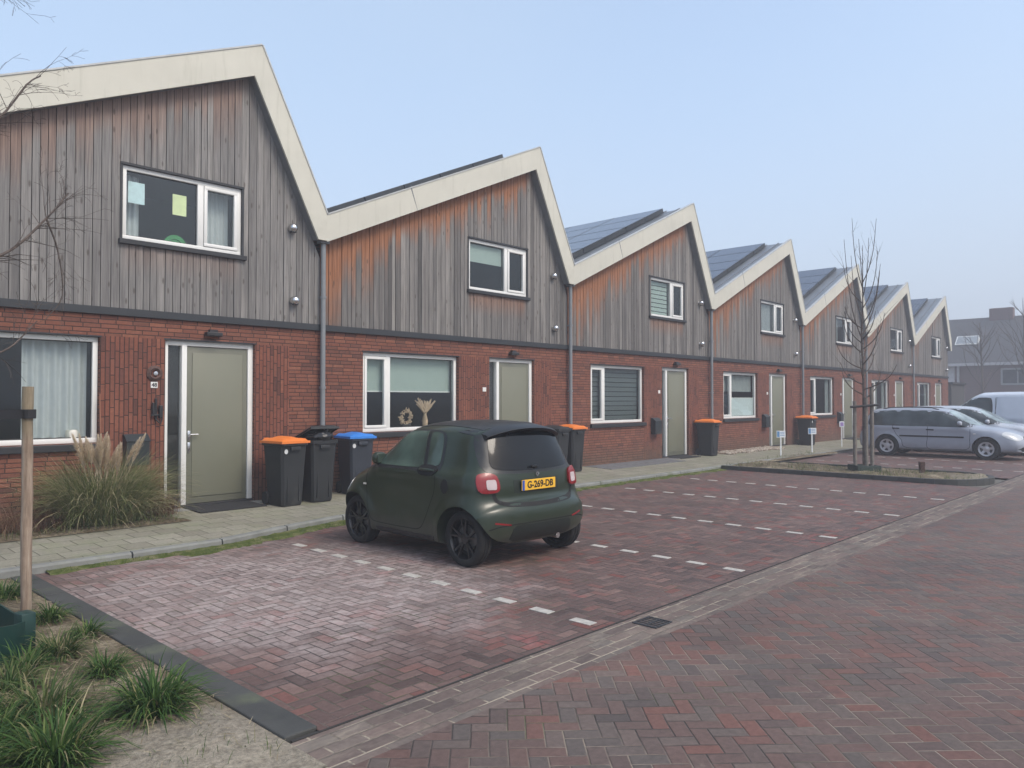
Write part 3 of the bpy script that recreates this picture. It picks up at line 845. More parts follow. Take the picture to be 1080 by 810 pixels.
def smooth01(t): t = max(0., min(1., t)); return t*t*(3-2*t)

def car_shell(sil, radii, wfun, arches, nexp=2.6, grid=.035, step=.03):
    """closed puffed body: side silhouette (x,z) with local edge radii, half width wfun(x,z); wheel arches cut out"""
    n = len(sil); dense = []; rad = []
    for i in range(n):
        p0, p1, p2, p3 = [Vector(sil[(i+q) % n]) for q in (-1, 0, 1, 2)]
        k = max(2, int((p2-p1).length/step))
        for j in range(k):
            t = j/k
            dense.append(.5*((2*p1)+(p2-p0)*t+(2*p0-5*p1+4*p2-p3)*t*t+(3*p1-p0-3*p2+p3)*t**3))
            rad.append(radii[i]*(1-t)+radii[(i+1) % n]*t)
    N = len(dense)
    import numpy as np
    D = np.array([[p.x, p.y] for p in dense]); Rr = np.array(rad)
    def q_of(p):
        # distance to the outline in units of local radius
        d2 = (D[:, 0]-p[0])**2+(D[:, 1]-p[1])**2
        q = np.sqrt(d2)/Rr
        i = int(q.argmin()); best = 9e9
        for k in (i-1, i):
            a = D[k]; b = D[(k+1) % N]; ab = b-a; t = ((p[0]-a[0])*ab[0]+(p[1]-a[1])*ab[1])/max(1e-12, ab@ab); t = min(1, max(0, t))
            c = a+ab*t; d = math.hypot(p[0]-c[0], p[1]-c[1])/(Rr[k]*(1-t)+Rr[(k+1) % N]*t); best = min(best, d)
        return best
    def width(p):
        q = q_of(p)
        W = wfun(p[0], p[1])
        if q >= 1: return W
        return W*max(0., 1-(1-q)**nexp)**(1/nexp)
    area = sum(D[i, 0]*D[(i+1) % N, 1]-D[(i+1) % N, 0]*D[i, 1] for i in range(N))
    sgn = 1 if area > 0 else -1
    pts = [Vector((a, b)) for a, b in D]; edges = [(i, (i+1) % N) for i in range(N)]
    for f in (.12, .25, .4, .55, .68, .78, .86, .92, .96, .985):
        fr = 1-(1-f**nexp)**(1/nexp)
        for i in range(N):
            if f < .5 or i % 1 == 0:
                t = Vector(D[(i+1) % N]-D[i-1]).normalized(); nr = Vector((-t.y, t.x))*sgn
                p = Vector(D[i])+nr*fr*Rr[i]
                if q_of(p) > fr*.97: pts.append(p)
    xmin, zmin = D.min(0); xmax, zmax = D.max(0)
    x = xmin; r_ = 0
    while x < xmax:
        z = zmin+(grid/2 if r_ % 2 else 0)
        while z < zmax:
            p = Vector((x, z))
            if inside(p, D) and q_of(p) > .93: pts.append(p)
            z += grid
        x += grid*.87; r_ += 1
    for (ax, az, ar) in arches:
        m = 56; b = len(pts)
        for i in range(m):
            a = 2*math.pi*i/m; pts.append(Vector((ax+ar*math.cos(a), az+ar*math.sin(a))))
        edges += [(b+i, b+(i+1) % m) for i in range(m)]
    V, E_, F, _, _, _ = geometry.delaunay_2d_cdt(pts, edges, [], 0, 1e-5)
    P2 = [(v.x, v.y) for v in V]
    Wd = [width(p) for p in P2]
    dset = {}
    keep = []
    for f in F:
        c = Vector((0, 0))
        for i in f: c += V[i]
        c /= len(f)
        if not inside(c, D): continue
        if any((c-Vector((ax, az))).length < ar for ax, az, ar in arches): continue
        keep.append(list(f))
    bm = bmesh.new(); vl = []; vr = []
    for (x, z), w_ in zip(P2, Wd):
        vl.append(bm.verts.new((x, w_, z))); vr.append(bm.verts.new((x, -w_, z)))
    for f in keep:
        try: bm.faces.new([vl[i] for i in f][::1]); bm.faces.new([vr[i] for i in f][::-1])
        except ValueError: pass
    bmesh.ops.remove_doubles(bm, verts=bm.verts, dist=.0008)
    lo = [v for v in bm.verts if not v.link_faces]
    bmesh.ops.delete(bm, geom=lo, context='VERTS')
    bmesh.ops.recalc_face_normals(bm, faces=bm.faces)
    # wheel wells: extrude arch border inwards
    bm.verts.ensure_lookup_table()
    bd = [e for e in bm.edges if e.is_boundary]
    if bd:
        ex = bmesh.ops.extrude_edge_only(bm, edges=bd)
        for v in [g for g in ex['geom'] if isinstance(g, bmesh.types.BMVert)]:
            s_ = 1 if v.co.y > 0 else -1
            v.co.y -= s_*min(.25, abs(v.co.y))
    return bm, width
def finish_body(bm, name, mat, parent):
    me = bpy.data.meshes.new(name); bm.to_mesh(me)
    bvh = BVHTree.FromBMesh(bm); bm.free()
    me.materials.append(mat); me.polygons.foreach_set('use_smooth', [True]*len(me.polygons))
    me.set_sharp_from_angle(angle=R(50))
    o = bpy.data.objects.new(name, me); COL.objects.link(o); o.parent = parent
    return o, bvh

def patch(name, bvh, poly, axis, off, mat, parent, step=.03, skirt=.02, sharp=None, smooth=True, label=None):
    """a panel lying on the body: outline in the plane across `axis`, laid on the surface, raised by off"""
    pl = [Vector(p) for p in (catmull(poly, step=step, sharp=sharp or ()) if smooth else poly)]
    if not smooth:
        o2 = []
        for a, b in zip(pl, pl[1:]+pl[:1]):
            k = max(1, int((b-a).length/step)); o2 += [a+(b-a)*(j/k) for j in range(k)]
        pl = o2
    N = len(pl); pts = list(pl); edges = [(i, (i+1) % N) for i in range(N)]
    x0, x1 = min(p.x for p in pl), max(p.x for p in pl); y0, y1 = min(p.y for p in pl), max(p.y for p in pl)
    x = x0+step/2
    while x < x1:
        y = y0+step/2
        while y < y1:
            p = Vector((x, y))
            if inside(p, pl) and min((p-q).length for q in pl) > step*.45: pts.append(p)
            y += step
        x += step
    V, E_, F, _, _, _ = geometry.delaunay_2d_cdt(pts, edges, [], 0, 1e-6)
    def ray(p):
        if axis == '+y': return Vector((p.x, 5, p.y)), Vector((0, -1, 0))
        if axis == '-y': return Vector((p.x, -5, p.y)), Vector((0, 1, 0))
        if axis == '-x': return Vector((-5, p.x, p.y)), Vector((1, 0, 0))
        if axis == '+x': return Vector((9, p.x, p.y)), Vector((-1, 0, 0))
        return Vector((p.x, p.y, 9)), Vector((0, 0, -1))
    co = []; nr = []
    for v in V:
        o, d = ray(v); loc, n, i, dist = bvh.ray_cast(o, d)
        if loc is None: co.append(None); nr.append(None)
        else:
            if n.dot(d) > 0: n = -n
            co.append(loc+n*off); nr.append(n)
    m = MB(); mp = {}; vs = []
    for i, c in enumerate(co):
        if c is not None: mp[i] = len(vs); vs.append(c)
    fs = []
    for f in F:
        c = sum((V[i] for i in f), Vector((0, 0)))/len(f)
        if not inside(c, pl) or any(i not in mp for i in f): continue
        # skip stretched faces over steps
        if max((co[f[a]]-co[f[a-1]]).length for a in range(len(f))) > step*9: continue
        g = [mp[i] for i in f]
        a, b, c3 = vs[g[0]], vs[g[1]], vs[g[2]]
        if (b-a).cross(c3-a).dot(nr[f[0]]) < 0: g = g[::-1]
        fs.append(g)
    cnt = {}
    for g in fs:
        for a, b in zip(g, g[1:]+g[:1]): cnt[(a, b)] = 1
    inv = {v: k for k, v in mp.items()}; sk = {}
    base = len(vs)
    for (a, b) in list(cnt):
        if (b, a) not in cnt:
            for q in (a, b):
                if q not in sk: sk[q] = len(vs); vs.append(vs[q]-nr[inv[q]]*(off+skirt))
            fs.append([b, a, sk[a], sk[b]])
    m.add(vs, fs)
    o = m.build(name, mat, parent, smooth=True, label=label)
    return o

def line_patch(name, bvh, pts, wd, axis, off, mat, parent, step=.03):
    """thin ribbon along a path: panel gap"""
    c = catmull(pts, closed=False, step=step); m = MB(); vs = []
    for i, p in enumerate(c):
        t = (c[min(i+1, len(c)-1)]-c[max(i-1, 0)]).normalized(); n = Vector((-t.y, t.x))*wd/2
        for q in (p+n, p-n):
            if axis == '+y': o, d = Vector((q.x, 5, q.y)), Vector((0, -1, 0))
            elif axis == '-y': o, d = Vector((q.x, -5, q.y)), Vector((0, 1, 0))
            elif axis == '-x': o, d = Vector((-5, q.x, q.y)), Vector((1, 0, 0))
            elif axis == '+x': o, d = Vector((9, q.x, q.y)), Vector((-1, 0, 0))
            else: o, d = Vector((q.x, q.y, 9)), Vector((0, 0, -1))
            loc, nn, _, _ = bvh.ray_cast(o, d)
            if loc is None: loc = vs[-2] if len(vs) > 1 else Vector((0, 0, 0)); nn = Vector((0, 0, 0))
            elif nn.dot(d) > 0: nn = -nn
            vs.append(loc+nn*off)
    m.add(vs, [(2*i, 2*i+1, 2*i+3, 2*i+2) for i in range(len(c)-1)])
    return m

def wheel(name, parent, loc, Rt, Rr, w, side, nsp, mrim, mty, style='split', rot=0):
    """side=+1: outer face towards +y"""
    t = MB(); h = w/2
    t.lathe([(Rr-.005, -h*.86), (Rr+.01, -h*.98), (Rt*.90, -h), (Rt*.965, -h*.92), (Rt, -h*.72), (Rt, -h*.3), (Rt-.006, -h*.28), (Rt-.006, -h*.22), (Rt, -h*.2), (Rt, h*.2), (Rt-.006, h*.22), (Rt-.006, h*.28), (Rt, h*.3), (Rt, h*.72), (Rt*.965, h*.92), (Rt*.90, h), (Rr+.01, h*.98), (Rr-.005, h*.86)], (0, 0, 0), 48, 'y')
    wo = empty(name, loc, 0, parent=parent)
    ty = t.build('tyre', mty, wo, smooth=40)
    r = MB(); s = side
    r.lathe([(Rr-.004, -h*.8), (Rr-.02, -h*.6), (Rr-.03, 0), (Rr-.018, s*h*.0+h*.6*1), (Rr-.006, h*.86), (Rr+.004, h*.9), (Rr+.004, h*.84)] if s > 0 else
            [(Rr+.004, -h*.84), (Rr+.004, -h*.9), (Rr-.006, -h*.86), (Rr-.018, -h*.6), (Rr-.03, 0), (Rr-.02, h*.6), (Rr-.004, h*.8)], (0, 0, 0), 40, 'y')
    r.lathe([(0, s*h*.62), (.03, s*h*.64), (.055, s*h*.58), (.06, s*h*.3), (0, s*h*.25)], (0, 0, 0), 20, 'y')
    yo, yi = s*h*.70, s*h*.40
    def spoke(a, wa, wb, off=0):
        ca, sa = math.cos(a), math.sin(a)
        def P(rad, tt, yy): return (rad*ca-tt*sa, yy, rad*sa+tt*ca)
        r0, r1 = .035, Rr-.012
        v = [P(r0, -wa/2, s*h*.6), P(r0, wa/2, s*h*.6), P(r0, wa/2, s*h*.3), P(r0, -wa/2, s*h*.3),
             P(r1, off-wb/2, s*h*.80), P(r1, off+wb/2, s*h*.80), P(r1, off+wb/2, yi), P(r1, off-wb/2, yi)]
        r.add(v, [(0, 1, 5, 4), (1, 2, 6, 5), (2, 3, 7, 6), (3, 0, 4, 7), (4, 5, 6, 7), (0, 3, 2, 1)])
    for k in range(nsp):
        a = rot+2*math.pi*k/nsp
        if style == 'split': spoke(a, .024, .016, .040); spoke(a, .024, .016, -.040)
        else: spoke(a, .05, .075)
    if style == 'cover':
        r.lathe([(Rr-.05, s*h*.72), (Rr-.0, s*h*.80), (Rr-.012, s*h*.5)], (0, 0, 0), 36, 'y')
        r.lathe([(0, s*h*.74), (.05, s*h*.72), (.085, s*h*.62), (.085, s*h*.4)], (0, 0, 0), 24, 'y')
    ro = r.build('rim', mrim, wo, smooth=30, recalc=True)
    b = MB(); b.lathe([(0, s*h*.20), (Rr*.62, s*h*.20), (Rr*.62, s*h*.0), (0, 0)], (0, 0, 0), 28, 'y')
    b.cbox(-Rr*.72, -Rr*.38, min(s*h*.1, s*h*.32), max(s*h*.1, s*h*.32), -.06, .09, .01)
    b.build('brake_disc', m_brake, wo, smooth=30)
    b = MB(); b.lathe([(0, s*h*-.2), (Rr-.01, s*h*-.2)], (0, 0, 0), 28, 'y'); b.build('hub_back', m_rubber, wo)
    return wo

def paint(name, col, rough, coat, var=.04):
    M = Mat(name); P = M.obj(); nz = M.noise(P, 3, 5, .6)
    z = M.sep(P)[2]
    c = M.mix(1.0, col, M.ramp(nz, [(.3, (1-var,)*3), (.7, (1+var,)*3)]), 'MULTIPLY')
    dm = (1-(z+(M.noise(P, 7, 5)-.5)*.3).ss(.15, .55))*.35
    c = M.mix(dm, c, (.11, .10, .085))
    M.set(col=c, rough=nz*.08+dm*.3+(rough-.04), coat=coat, coatr=.14, spec=.5)
    return M.m
def dark_glass(name, col, rough=.05, sp=.5):
    M = Mat(name); P = M.obj(); nz = M.noise(P, 2.5, 3, .5)
    M.set(col=M.mix(1.0, col, M.ramp(nz, [(.35, (.6,)*3), (.65, (1.5,)*3)]), 'MULTIPLY'), rough=rough, spec=sp)
    return M.m
m_brake = simple('brake_steel', (.12, .12, .12), .4, metal=.8)
m_green = paint('satin_green', (.013, .024, .0105), .32, .18)
m_roofblack = simple('roof_black', (.014, .015, .016), .35, var=.1)
m_gsmart = dark_glass('side_glass_reflection', (.055, .085, .066), .10)  # pale green reflection on the side glass is put into its base colour
m_grear = dark_glass('rear_glass', (.006, .007, .008), .08, .28)
m_gap = simple('panel_gap', (.006, .006, .006), .8)
m_red = simple('tail_red', (.22, .002, .005), .3, var=.15, coat=.3)
m_lampw = simple('lamp_white', (.50, .42, .42), .35)
m_yellow = simple('plate_yellow', (.80, .45, .03), .5, var=.03)
m_eu = simple('plate_blue', (.02, .08, .38), .5)
m_lampclear = simple('lamp_clear', (.50, .53, .55), .3, coat=.4)
m_rimblack = simple('rim_black', (.012, .012, .013), .22, var=.1)
m_tyre = simple('tyre', (.006, .006, .006), .85, var=.2, scale=12, dirt=((.05, .045, .04), .4))
m_rimsil = simple('rim_silver', (.50, .51, .54), .35, metal=.5)
m_amber = simple('lamp_side', (.75, .70, .62), .3)

# ---------------------------------------------------------------- small green two-seater
def small_car():
    W2 = .825
    arch = [(.42, .283, .335), (2.292, .283, .335)]
    def wf(x, z):
        w_ = W2
        w_ -= .055*smooth01((z-.80)/.2)*smooth01((1.05-x)/.5)          # narrower hatch above the haunches
        if z > .93: w_ -= .36*(z-.93)+.06*smooth01((z-.93)/.08)*.3
        w_ -= .030*smooth01((.42-z)/.2)
        w_ -= .085*smooth01((x-2.2)/.5)**1.5+.05*smooth01((.38-x)/.38)
        # scalloped door side
        w_ -= .020*math.exp(-((x-1.35)/.38)**2)*smooth01((.78-z)/.2)*smooth01((z-.25)/.15)
        for ax, az, ar in arch:
            d = math.hypot(x-ax, z-az)-ar
            if d > -.02: w_ += .030*math.exp(-(d/.08)**2)
        w_ += .012*math.exp(-((z-.90)/.035)**2)
        return w_
    sil = [(.16, .20), (.07, .25), (.015, .34), (.0, .47), (.012, .58), (.055, .645), (.10, .68), (.105, .80), (.125, .95),
           (.17, 1.10), (.26, 1.32), (.30, 1.385), (.36, 1.42), (.60, 1.455), (.95, 1.468), (1.30, 1.452), (1.55, 1.40), (1.80, 1.245), (2.05, 1.05), (2.20, .965),
           (2.38, .905), (2.53, .80), (2.635, .66), (2.685, .50), (2.69, .36), (2.65, .25), (2.55, .19), (2.0, .17), (1.3, .165), (.6, .17)]
    rad = [.09, .13, .20, .23, .23, .22, .22, .24, .26, .26, .24, .20, .16, .17, .19, .19, .20, .26, .26, .26, .26, .25, .22, .20, .17, .12, .07, .06, .06, .06]
    car = empty('parked_car', (6.06, 5.24, 0), R(88.7), 'small dark green two-seater hatchback parked nose to the kerb in the first bays', 'car', 'parked vehicles')
    bm, wid = car_shell(sil, rad, wf, arch, nexp=2.7, grid=.04, step=.028)
    body, bvh = finish_body(bm, 'body', m_green, car)
    inner = MB(); inner.box(.25, 2.4, -.55, .55, .2, .70); inner.build('underbody', m_gap, car)
    # roof skin and rear spoiler in black
    patch('roof_panel', bvh, [(.40, -.50), (1.50, -.52), (1.56, 0), (1.50, .52), (.40, .50), (.33, 0)], '+z', .004, m_roofblack, car, .05, sharp=(0, 1, 3, 4))
    sp = MB()
    pr = [(.20, 1.37), (.165, 1.398), (.19, 1.418), (.45, 1.462), (.60, 1.462), (.45, 1.43), (.28, 1.385)]
    n = 24; vs = []
    for i in range(n+1):
        t = -1+2*i/n; y = t*.555; dz = -.085*abs(t)**2.4; dx = .12*abs(t)**2.5
        for (x, z) in pr: vs.append((x+dx, y, z+dz))
    k = len(pr); fs = [(i*k+j, i*k+(j+1) % k, (i+1)*k+(j+1) % k, (i+1)*k+j) for i in range(n) for j in range(k)]
    fs += [list(range(k)), [n*k+j for j in range(k)][::-1]]
    sp.add(vs, fs); sp.build('spoiler', m_roofblack, car, smooth=40, recalc=True)
    # rear: black surround and glass
    sur = [(-.655, .985), (-.66, 1.12), (-.60, 1.32), (-.52, 1.375), (0, 1.395), (.52, 1.375), (.60, 1.32), (.66, 1.12), (.655, .985), (.54, .945), (0, .93), (-.54, .945)]
    patch('rear_surround', bvh, sur, '-x', .004, m_roofblack, car, .035)
    gl = [(-.575, 1.02), (-.565, 1.12), (-.51, 1.31), (-.43, 1.345), (0, 1.36), (.43, 1.345), (.51, 1.31), (.565, 1.12), (.575, 1.02), (.47, .975), (0, .96), (-.47, .975)]
    patch('rear_window', bvh, gl, '-x', .010, m_grear, car, .035)
    wp = MB(); wp.tube([(.125, .02, .985), (.10, .02, 1.0)], .018, 10); wp.cbox(.085, .105, .005, .10, .99, 1.01, .004); wp.build('wiper', m_roofblack, car)
    # hatch seam, handle recess, plate
    hs = catmull([(-.60, .745), (-.585, .69), (-.50, .640), (-.2, .618), (0, .615), (.2, .618), (.50, .640), (.585, .69), (.60, .745)], False, .03)
    line_patch('g', bvh, [(p.x, p.y) for p in hs][::3], .042, '-x', .003, None, None).build('hatch_gap_shadow', m_gap, car)  # dark ribbon, wide enough to paint the seam's shadow as well as the seam
    patch('plate_recess', bvh, [(-.34, .735), (-.345, .87), (.345, .87), (.34, .735)], '-x', .002, simple('satin_green_dark', (.008, .015, .010), .5), car, .04, smooth=False)
    xp = .088
    m = MB(); m.cbox(xp-.012, xp, -.26, .26, .755, .865, .004); pl = m.build('number_plate', m_yellow, car)
    m = MB(); m.box(xp-.0135, xp-.010, .222, .256, .758, .862); m.build('plate_band', m_eu, pl)
    text_mesh('G-269-DB', .098, m_gap, pl, (xp-.0145, -.018, .809), (R(90), 0, R(-90)), bold=.0022, sx=.98)
    m = MB(); m.lathe([(.012, 0), (.022, 0), (.022, -.006), (.012, -.006)], (.106, 0, .915), 20, 'x'); m.cbox(.098, .108, -.03, -.012, .908, .922, .003); m.build('badge', m_chrome, car, smooth=True)
    # tail lamps
    for s in (-1, 1):
        c0 = (s*.645, .815)
        o = [(s*(.645+dx*.92), .845+dz*.92) for dx, dz in ((-.115, -.07), (-.10, .075), (.0, .112), (.10, .085), (.125, 0), (.10, -.085), (.0, -.10))]
        tl = patch('tail_lamp', bvh, o, '-x', .022, m_red, car, .018, skirt=.03)
        o = [(s*(.625+dx*.44), .835+dz*.46) for dx, dz in ((-.115, -.09), (-.11, .09), (.0, .105), (.10, .095), (.115, 0), (.10, -.09), (.0, -.10))]
        patch('reversing_lens', bvh, o, '-x', .028, m_lampw, tl, .012, skirt=.008)
        patch('reflector', bvh, [(s*.47, .425), (s*.66, .455), (s*.655, .472), (s*.47, .44)], '-x', .004, m_red, car, .02, smooth=False)
    patch('rear_valance', bvh, [(-.47, .285), (-.44, .395), (-.40, .42), (.40, .42), (.44, .395), (.47, .285), (.40, .255), (-.40, .255)], '-x', .004, simple('valance', (.007, .011, .008), .5), car, .04, smooth=False)
    line_patch('g', bvh, [(-.72, .40), (-.60, .425), (-.47, .430), (-.40, .435), (0, .437), (.40, .435), (.47, .430), (.60, .425), (.72, .40)], .012, '-x', .0035, None, None).build('bumper_crease', m_gap, car)
    m = MB(); m.tube([(.06, -.28, .235), (.25, -.28, .235)], .032, 14); m.build('exhaust', m_chrome, car, smooth=True)
    # sides
    for s, ax in ((1, '+y'), (-1, '-y')):
        door = [(1.98, .985), (1.86, 1.10), (1.70, 1.225), (1.52, 1.315), (1.38, 1.345), (1.16, 1.350), (1.115, 1.33), (1.05, 1.02), (1.04, .975), (1.5, .965)]
        patch('window_rim', bvh, [(2.06, .945), (1.90, 1.11), (1.72, 1.255), (1.52, 1.345), (1.30, 1.370), (.97, 1.365), (.835, 1.325), (.79, 1.20), (.775, .99), (.85, .940), (1.5, .938)], ax, .003, m_roofblack, car, .04)
        patch('side_window', bvh, door, ax, .008, m_gsmart, car, .035)
        patch('quarter_window', bvh, [(.985, 1.02), (1.035, 1.30), (1.01, 1.345), (.91, 1.335), (.845, 1.28), (.81, 1.05), (.84, 1.0), (.95, .985)], ax, .008, m_gsmart, car, .03)
        patch('handle_bowl', bvh, [(1.10, .965), (1.02, 1.005), (.86, .995), (.80, .955), (.86, .90), (1.0, .895), (1.08, .92)], ax, .011, m_gap, car, .02)
        y = wid((.95, .95))
        m = MB(); m.tube([(1.07, s*(y+.005), .955), (1.02, s*(y+.032), .960), (.88, s*(y+.032), .958), (.83, s*(y+.004), .95)], [.012, .014, .014, .010], 8); m.build('door_handle', m_green, car, smooth=True)
        line_patch('g', bvh, [(2.02, .95), (2.05, .80), (2.02, .60), (1.96, .40), (1.90, .315), (1.70, .30), (1.30, .30), (1.10, .315), (1.00, .40), (.90, .58), (.82, .74), (.81, .90), (.83, .97)], .009, ax, .002, None, None).build('door_gap', m_gap, car)
        patch('fuel_cap', bvh, [(.655+.058*math.cos(a), .80+.075*math.sin(a)) for a in [i*math.pi/6 for i in range(12)]], ax, .004, m_gap, car, .02)
        patch('side_repeater', bvh, [(2.10, .715), (2.10, .735), (2.045, .735), (2.045, .715)], ax, .008, m_amber, car, .012, smooth=False)
        patch('sill_trim', bvh, [(1.88, .20), (1.88, .262), (.84, .262), (.84, .20)], ax, .006, m_roofblack, car, .04, smooth=False)
        patch('head_lamp', bvh, [(2.40, .70), (2.46, .80), (2.56, .76), (2.62, .66), (2.55, .60), (2.45, .62)], ax, .006, m_lampclear, car, .025)
        # mirror
        ym = wid((1.95, 1.0)); m = MB()
        bmx = bmesh.new(); bmesh.ops.create_uvsphere(bmx, u_segments=20, v_segments=12, radius=1)
        for v in bmx.verts:
            c = v.co; c.x = math.copysign(abs(c.x)**.7, c.x)*.055; c.y = math.copysign(abs(c.y)**.7, c.y)*.085; c.z = math.copysign(abs(c.z)**.7, c.z)*.070
            v.co = Vector((1.86+c.x, s*(ym+.085)+c.y, 1.03+c.z))
        m.addbm(bmx); mo = m.build('mirror', m_green, car, smooth='all')
        m = MB(); m.tube([(1.90, s*(ym-.03), .975), (1.875, s*(ym+.06), 1.0)], [.028, .022], 8); m.build('mirror_stalk', m_roofblack, mo, smooth=True)
        m = MB(); m.cbox(1.801, 1.808, s*(ym+.085)-.06, s*(ym+.085)+.06, .98, 1.08, .002); m.build('mirror_glass', m_gsmart, mo)
        for wx in (.42, 2.292):
            wheel('wheel', car, (wx, s*(W2-.125), .281), .281, .213, .165, s, 5, m_rimblack, m_tyre, 'split', rot=.3)
    m_w = patch('windscreen', bvh, [(-.60, 1.06), (-.52, 1.33), (0, 1.365), (.52, 1.33), (.60, 1.06), (0, 1.02)], '+x', .005, m_grear, car, .04)
    patch('grille', bvh, [(-.35, .50), (-.40, .62), (.40, .62), (.35, .50)], '+x', .004, m_gap, car, .05)
    return car
small_car()

# ---------------------------------------------------------------- family cars and the van, one builder
def big_car(name, loc, rz, label, pm, glass, P, cat='car', sz=1.0):
    W2 = P['w']; arch = [(P['ra'], P['rt'], P['ar']), (P['fa'], P['rt'], P['ar'])]; zb = P['belt']
    def wf(x, z):
        w_ = W2-.02*smooth01((.45-z)/.25)
        if z > zb: w_ -= P['tum']*(z-zb)
        w_ -= P['ft']*smooth01((x-P['fa']-.1)/(P['L']-P['fa']))**1.4+P['bt']*smooth01((P['ra']-.1-x)/P['ra'])
        for ax, az, ar in arch:
            d = math.hypot(x-ax, z-az)-ar
            if d > -.02: w_ += .016*math.exp(-(d/.06)**2)
        w_ += .010*math.exp(-((z-zb+.06)/.04)**2)
        return w_
    car = empty(name, loc, rz, label, cat, 'parked vehicles')
    bm, wid = car_shell(P['sil'], P['rad'], wf, arch, nexp=2.8, grid=.06, step=.045)
    body, bvh = finish_body(bm, 'body', pm, car)
    inner = MB(); inner.box(P['ra']-.2, P['fa']+.2, -W2+.28, W2-.28, .22, .6); inner.build('underbody', m_gap, car)
    for s, ax in ((1, '+y'), (-1, '-y')):
        for (nm, poly) in P['side']:
            patch(nm, bvh, poly, ax, {'window_rim': .003}.get(nm, .008), {'window_rim': m_roofblack, 'side_window': glass, 'side_strip': m_gap, 'side_handle': m_gap, 'lower_trim': m_roofblack, 'side_panel': pm, 'side_repeater': m_amber}[nm], car, .05, smooth=nm in ('window_rim', 'side_window', 'side_panel'))
        for pts in P['gaps']:
            line_patch('g', bvh, pts, .012, ax, .003, None, None, .06).build('door_gap', m_gap, car)
        for wx in (P['ra'], P['fa']):
            wheel('wheel', car, (wx, s*(W2-.11), P['rt']), P['rt'], P['rr'], .2, s, P.get('nsp', 5), m_rimsil, m_tyre, P.get('ws', 'cover'), rot=.2)
        mx, mz = P['mir']; ym = wid((mx, mz)); m = MB()
        bmx = bmesh.new(); bmesh.ops.create_uvsphere(bmx, u_segments=16, v_segments=10, radius=1)
        for v in bmx.verts:
            c = v.co; q = P.get('ms', 1)
            v.co = Vector((mx+math.copysign(abs(c.x)**.7, c.x)*.06, s*(ym+.12)+math.copysign(abs(c.y)**.7, c.y)*.10, mz+.04+math.copysign(abs(c.z)**.7, c.z)*.065*q))
        m.addbm(bmx); mo = m.build('mirror', pm, car, smooth='all')
        m = MB(); m.tube([(mx, s*(ym-.04), mz-.02), (mx, s*(ym+.06), mz)], .025, 8); m.build('mirror_stalk', m_gap, mo)
        patch('head_lamp', bvh, P['hl'], ax, .007, m_lampclear, car, .03)
    for (nm, poly, axs, of, mt) in P['ends']:
        patch(nm, bvh, poly, axs, of, mt, car, .05)
    if P.get('rails'):
        for s in (1, -1):
            x0, x1 = P['rails']; m = MB(); pts = []
            for i in range(9):
                x = x0+(x1-x0)*i/8; loc_, n_, _, _ = bvh.ray_cast(Vector((x, s*.52, 5)), Vector((0, 0, -1)))
                pts.append((x, s*.52, loc_.z+(.035 if 0 < i < 8 else .0)))
            m.tube(pts, .014, 6); m.build('roof_rail', m_gap, car, smooth=True)
        m = MB(); m.tube([(P['rails'][0]+.4, 0, 1.40), (P['rails'][0]+.3, 0, 1.62)], [.006, .003], 5); m.build('aerial', m_gap, car)
    return car, bvh

m_silverblue = paint('silver_blue', (.30, .33, .39), .30, .6)
m_lightsilver = paint('pale_silver', (.42, .45, .50), .28, .6)
m_vanwhite = paint('van_white', (.55, .60, .68), .30, .5)
m_gcar = dark_glass('car_glass', (.035, .045, .048), .05)
m_gwind = dark_glass('windscreen_glass', (.25, .31, .31), .06)  # pale base colour paints the reflection on the windscreens
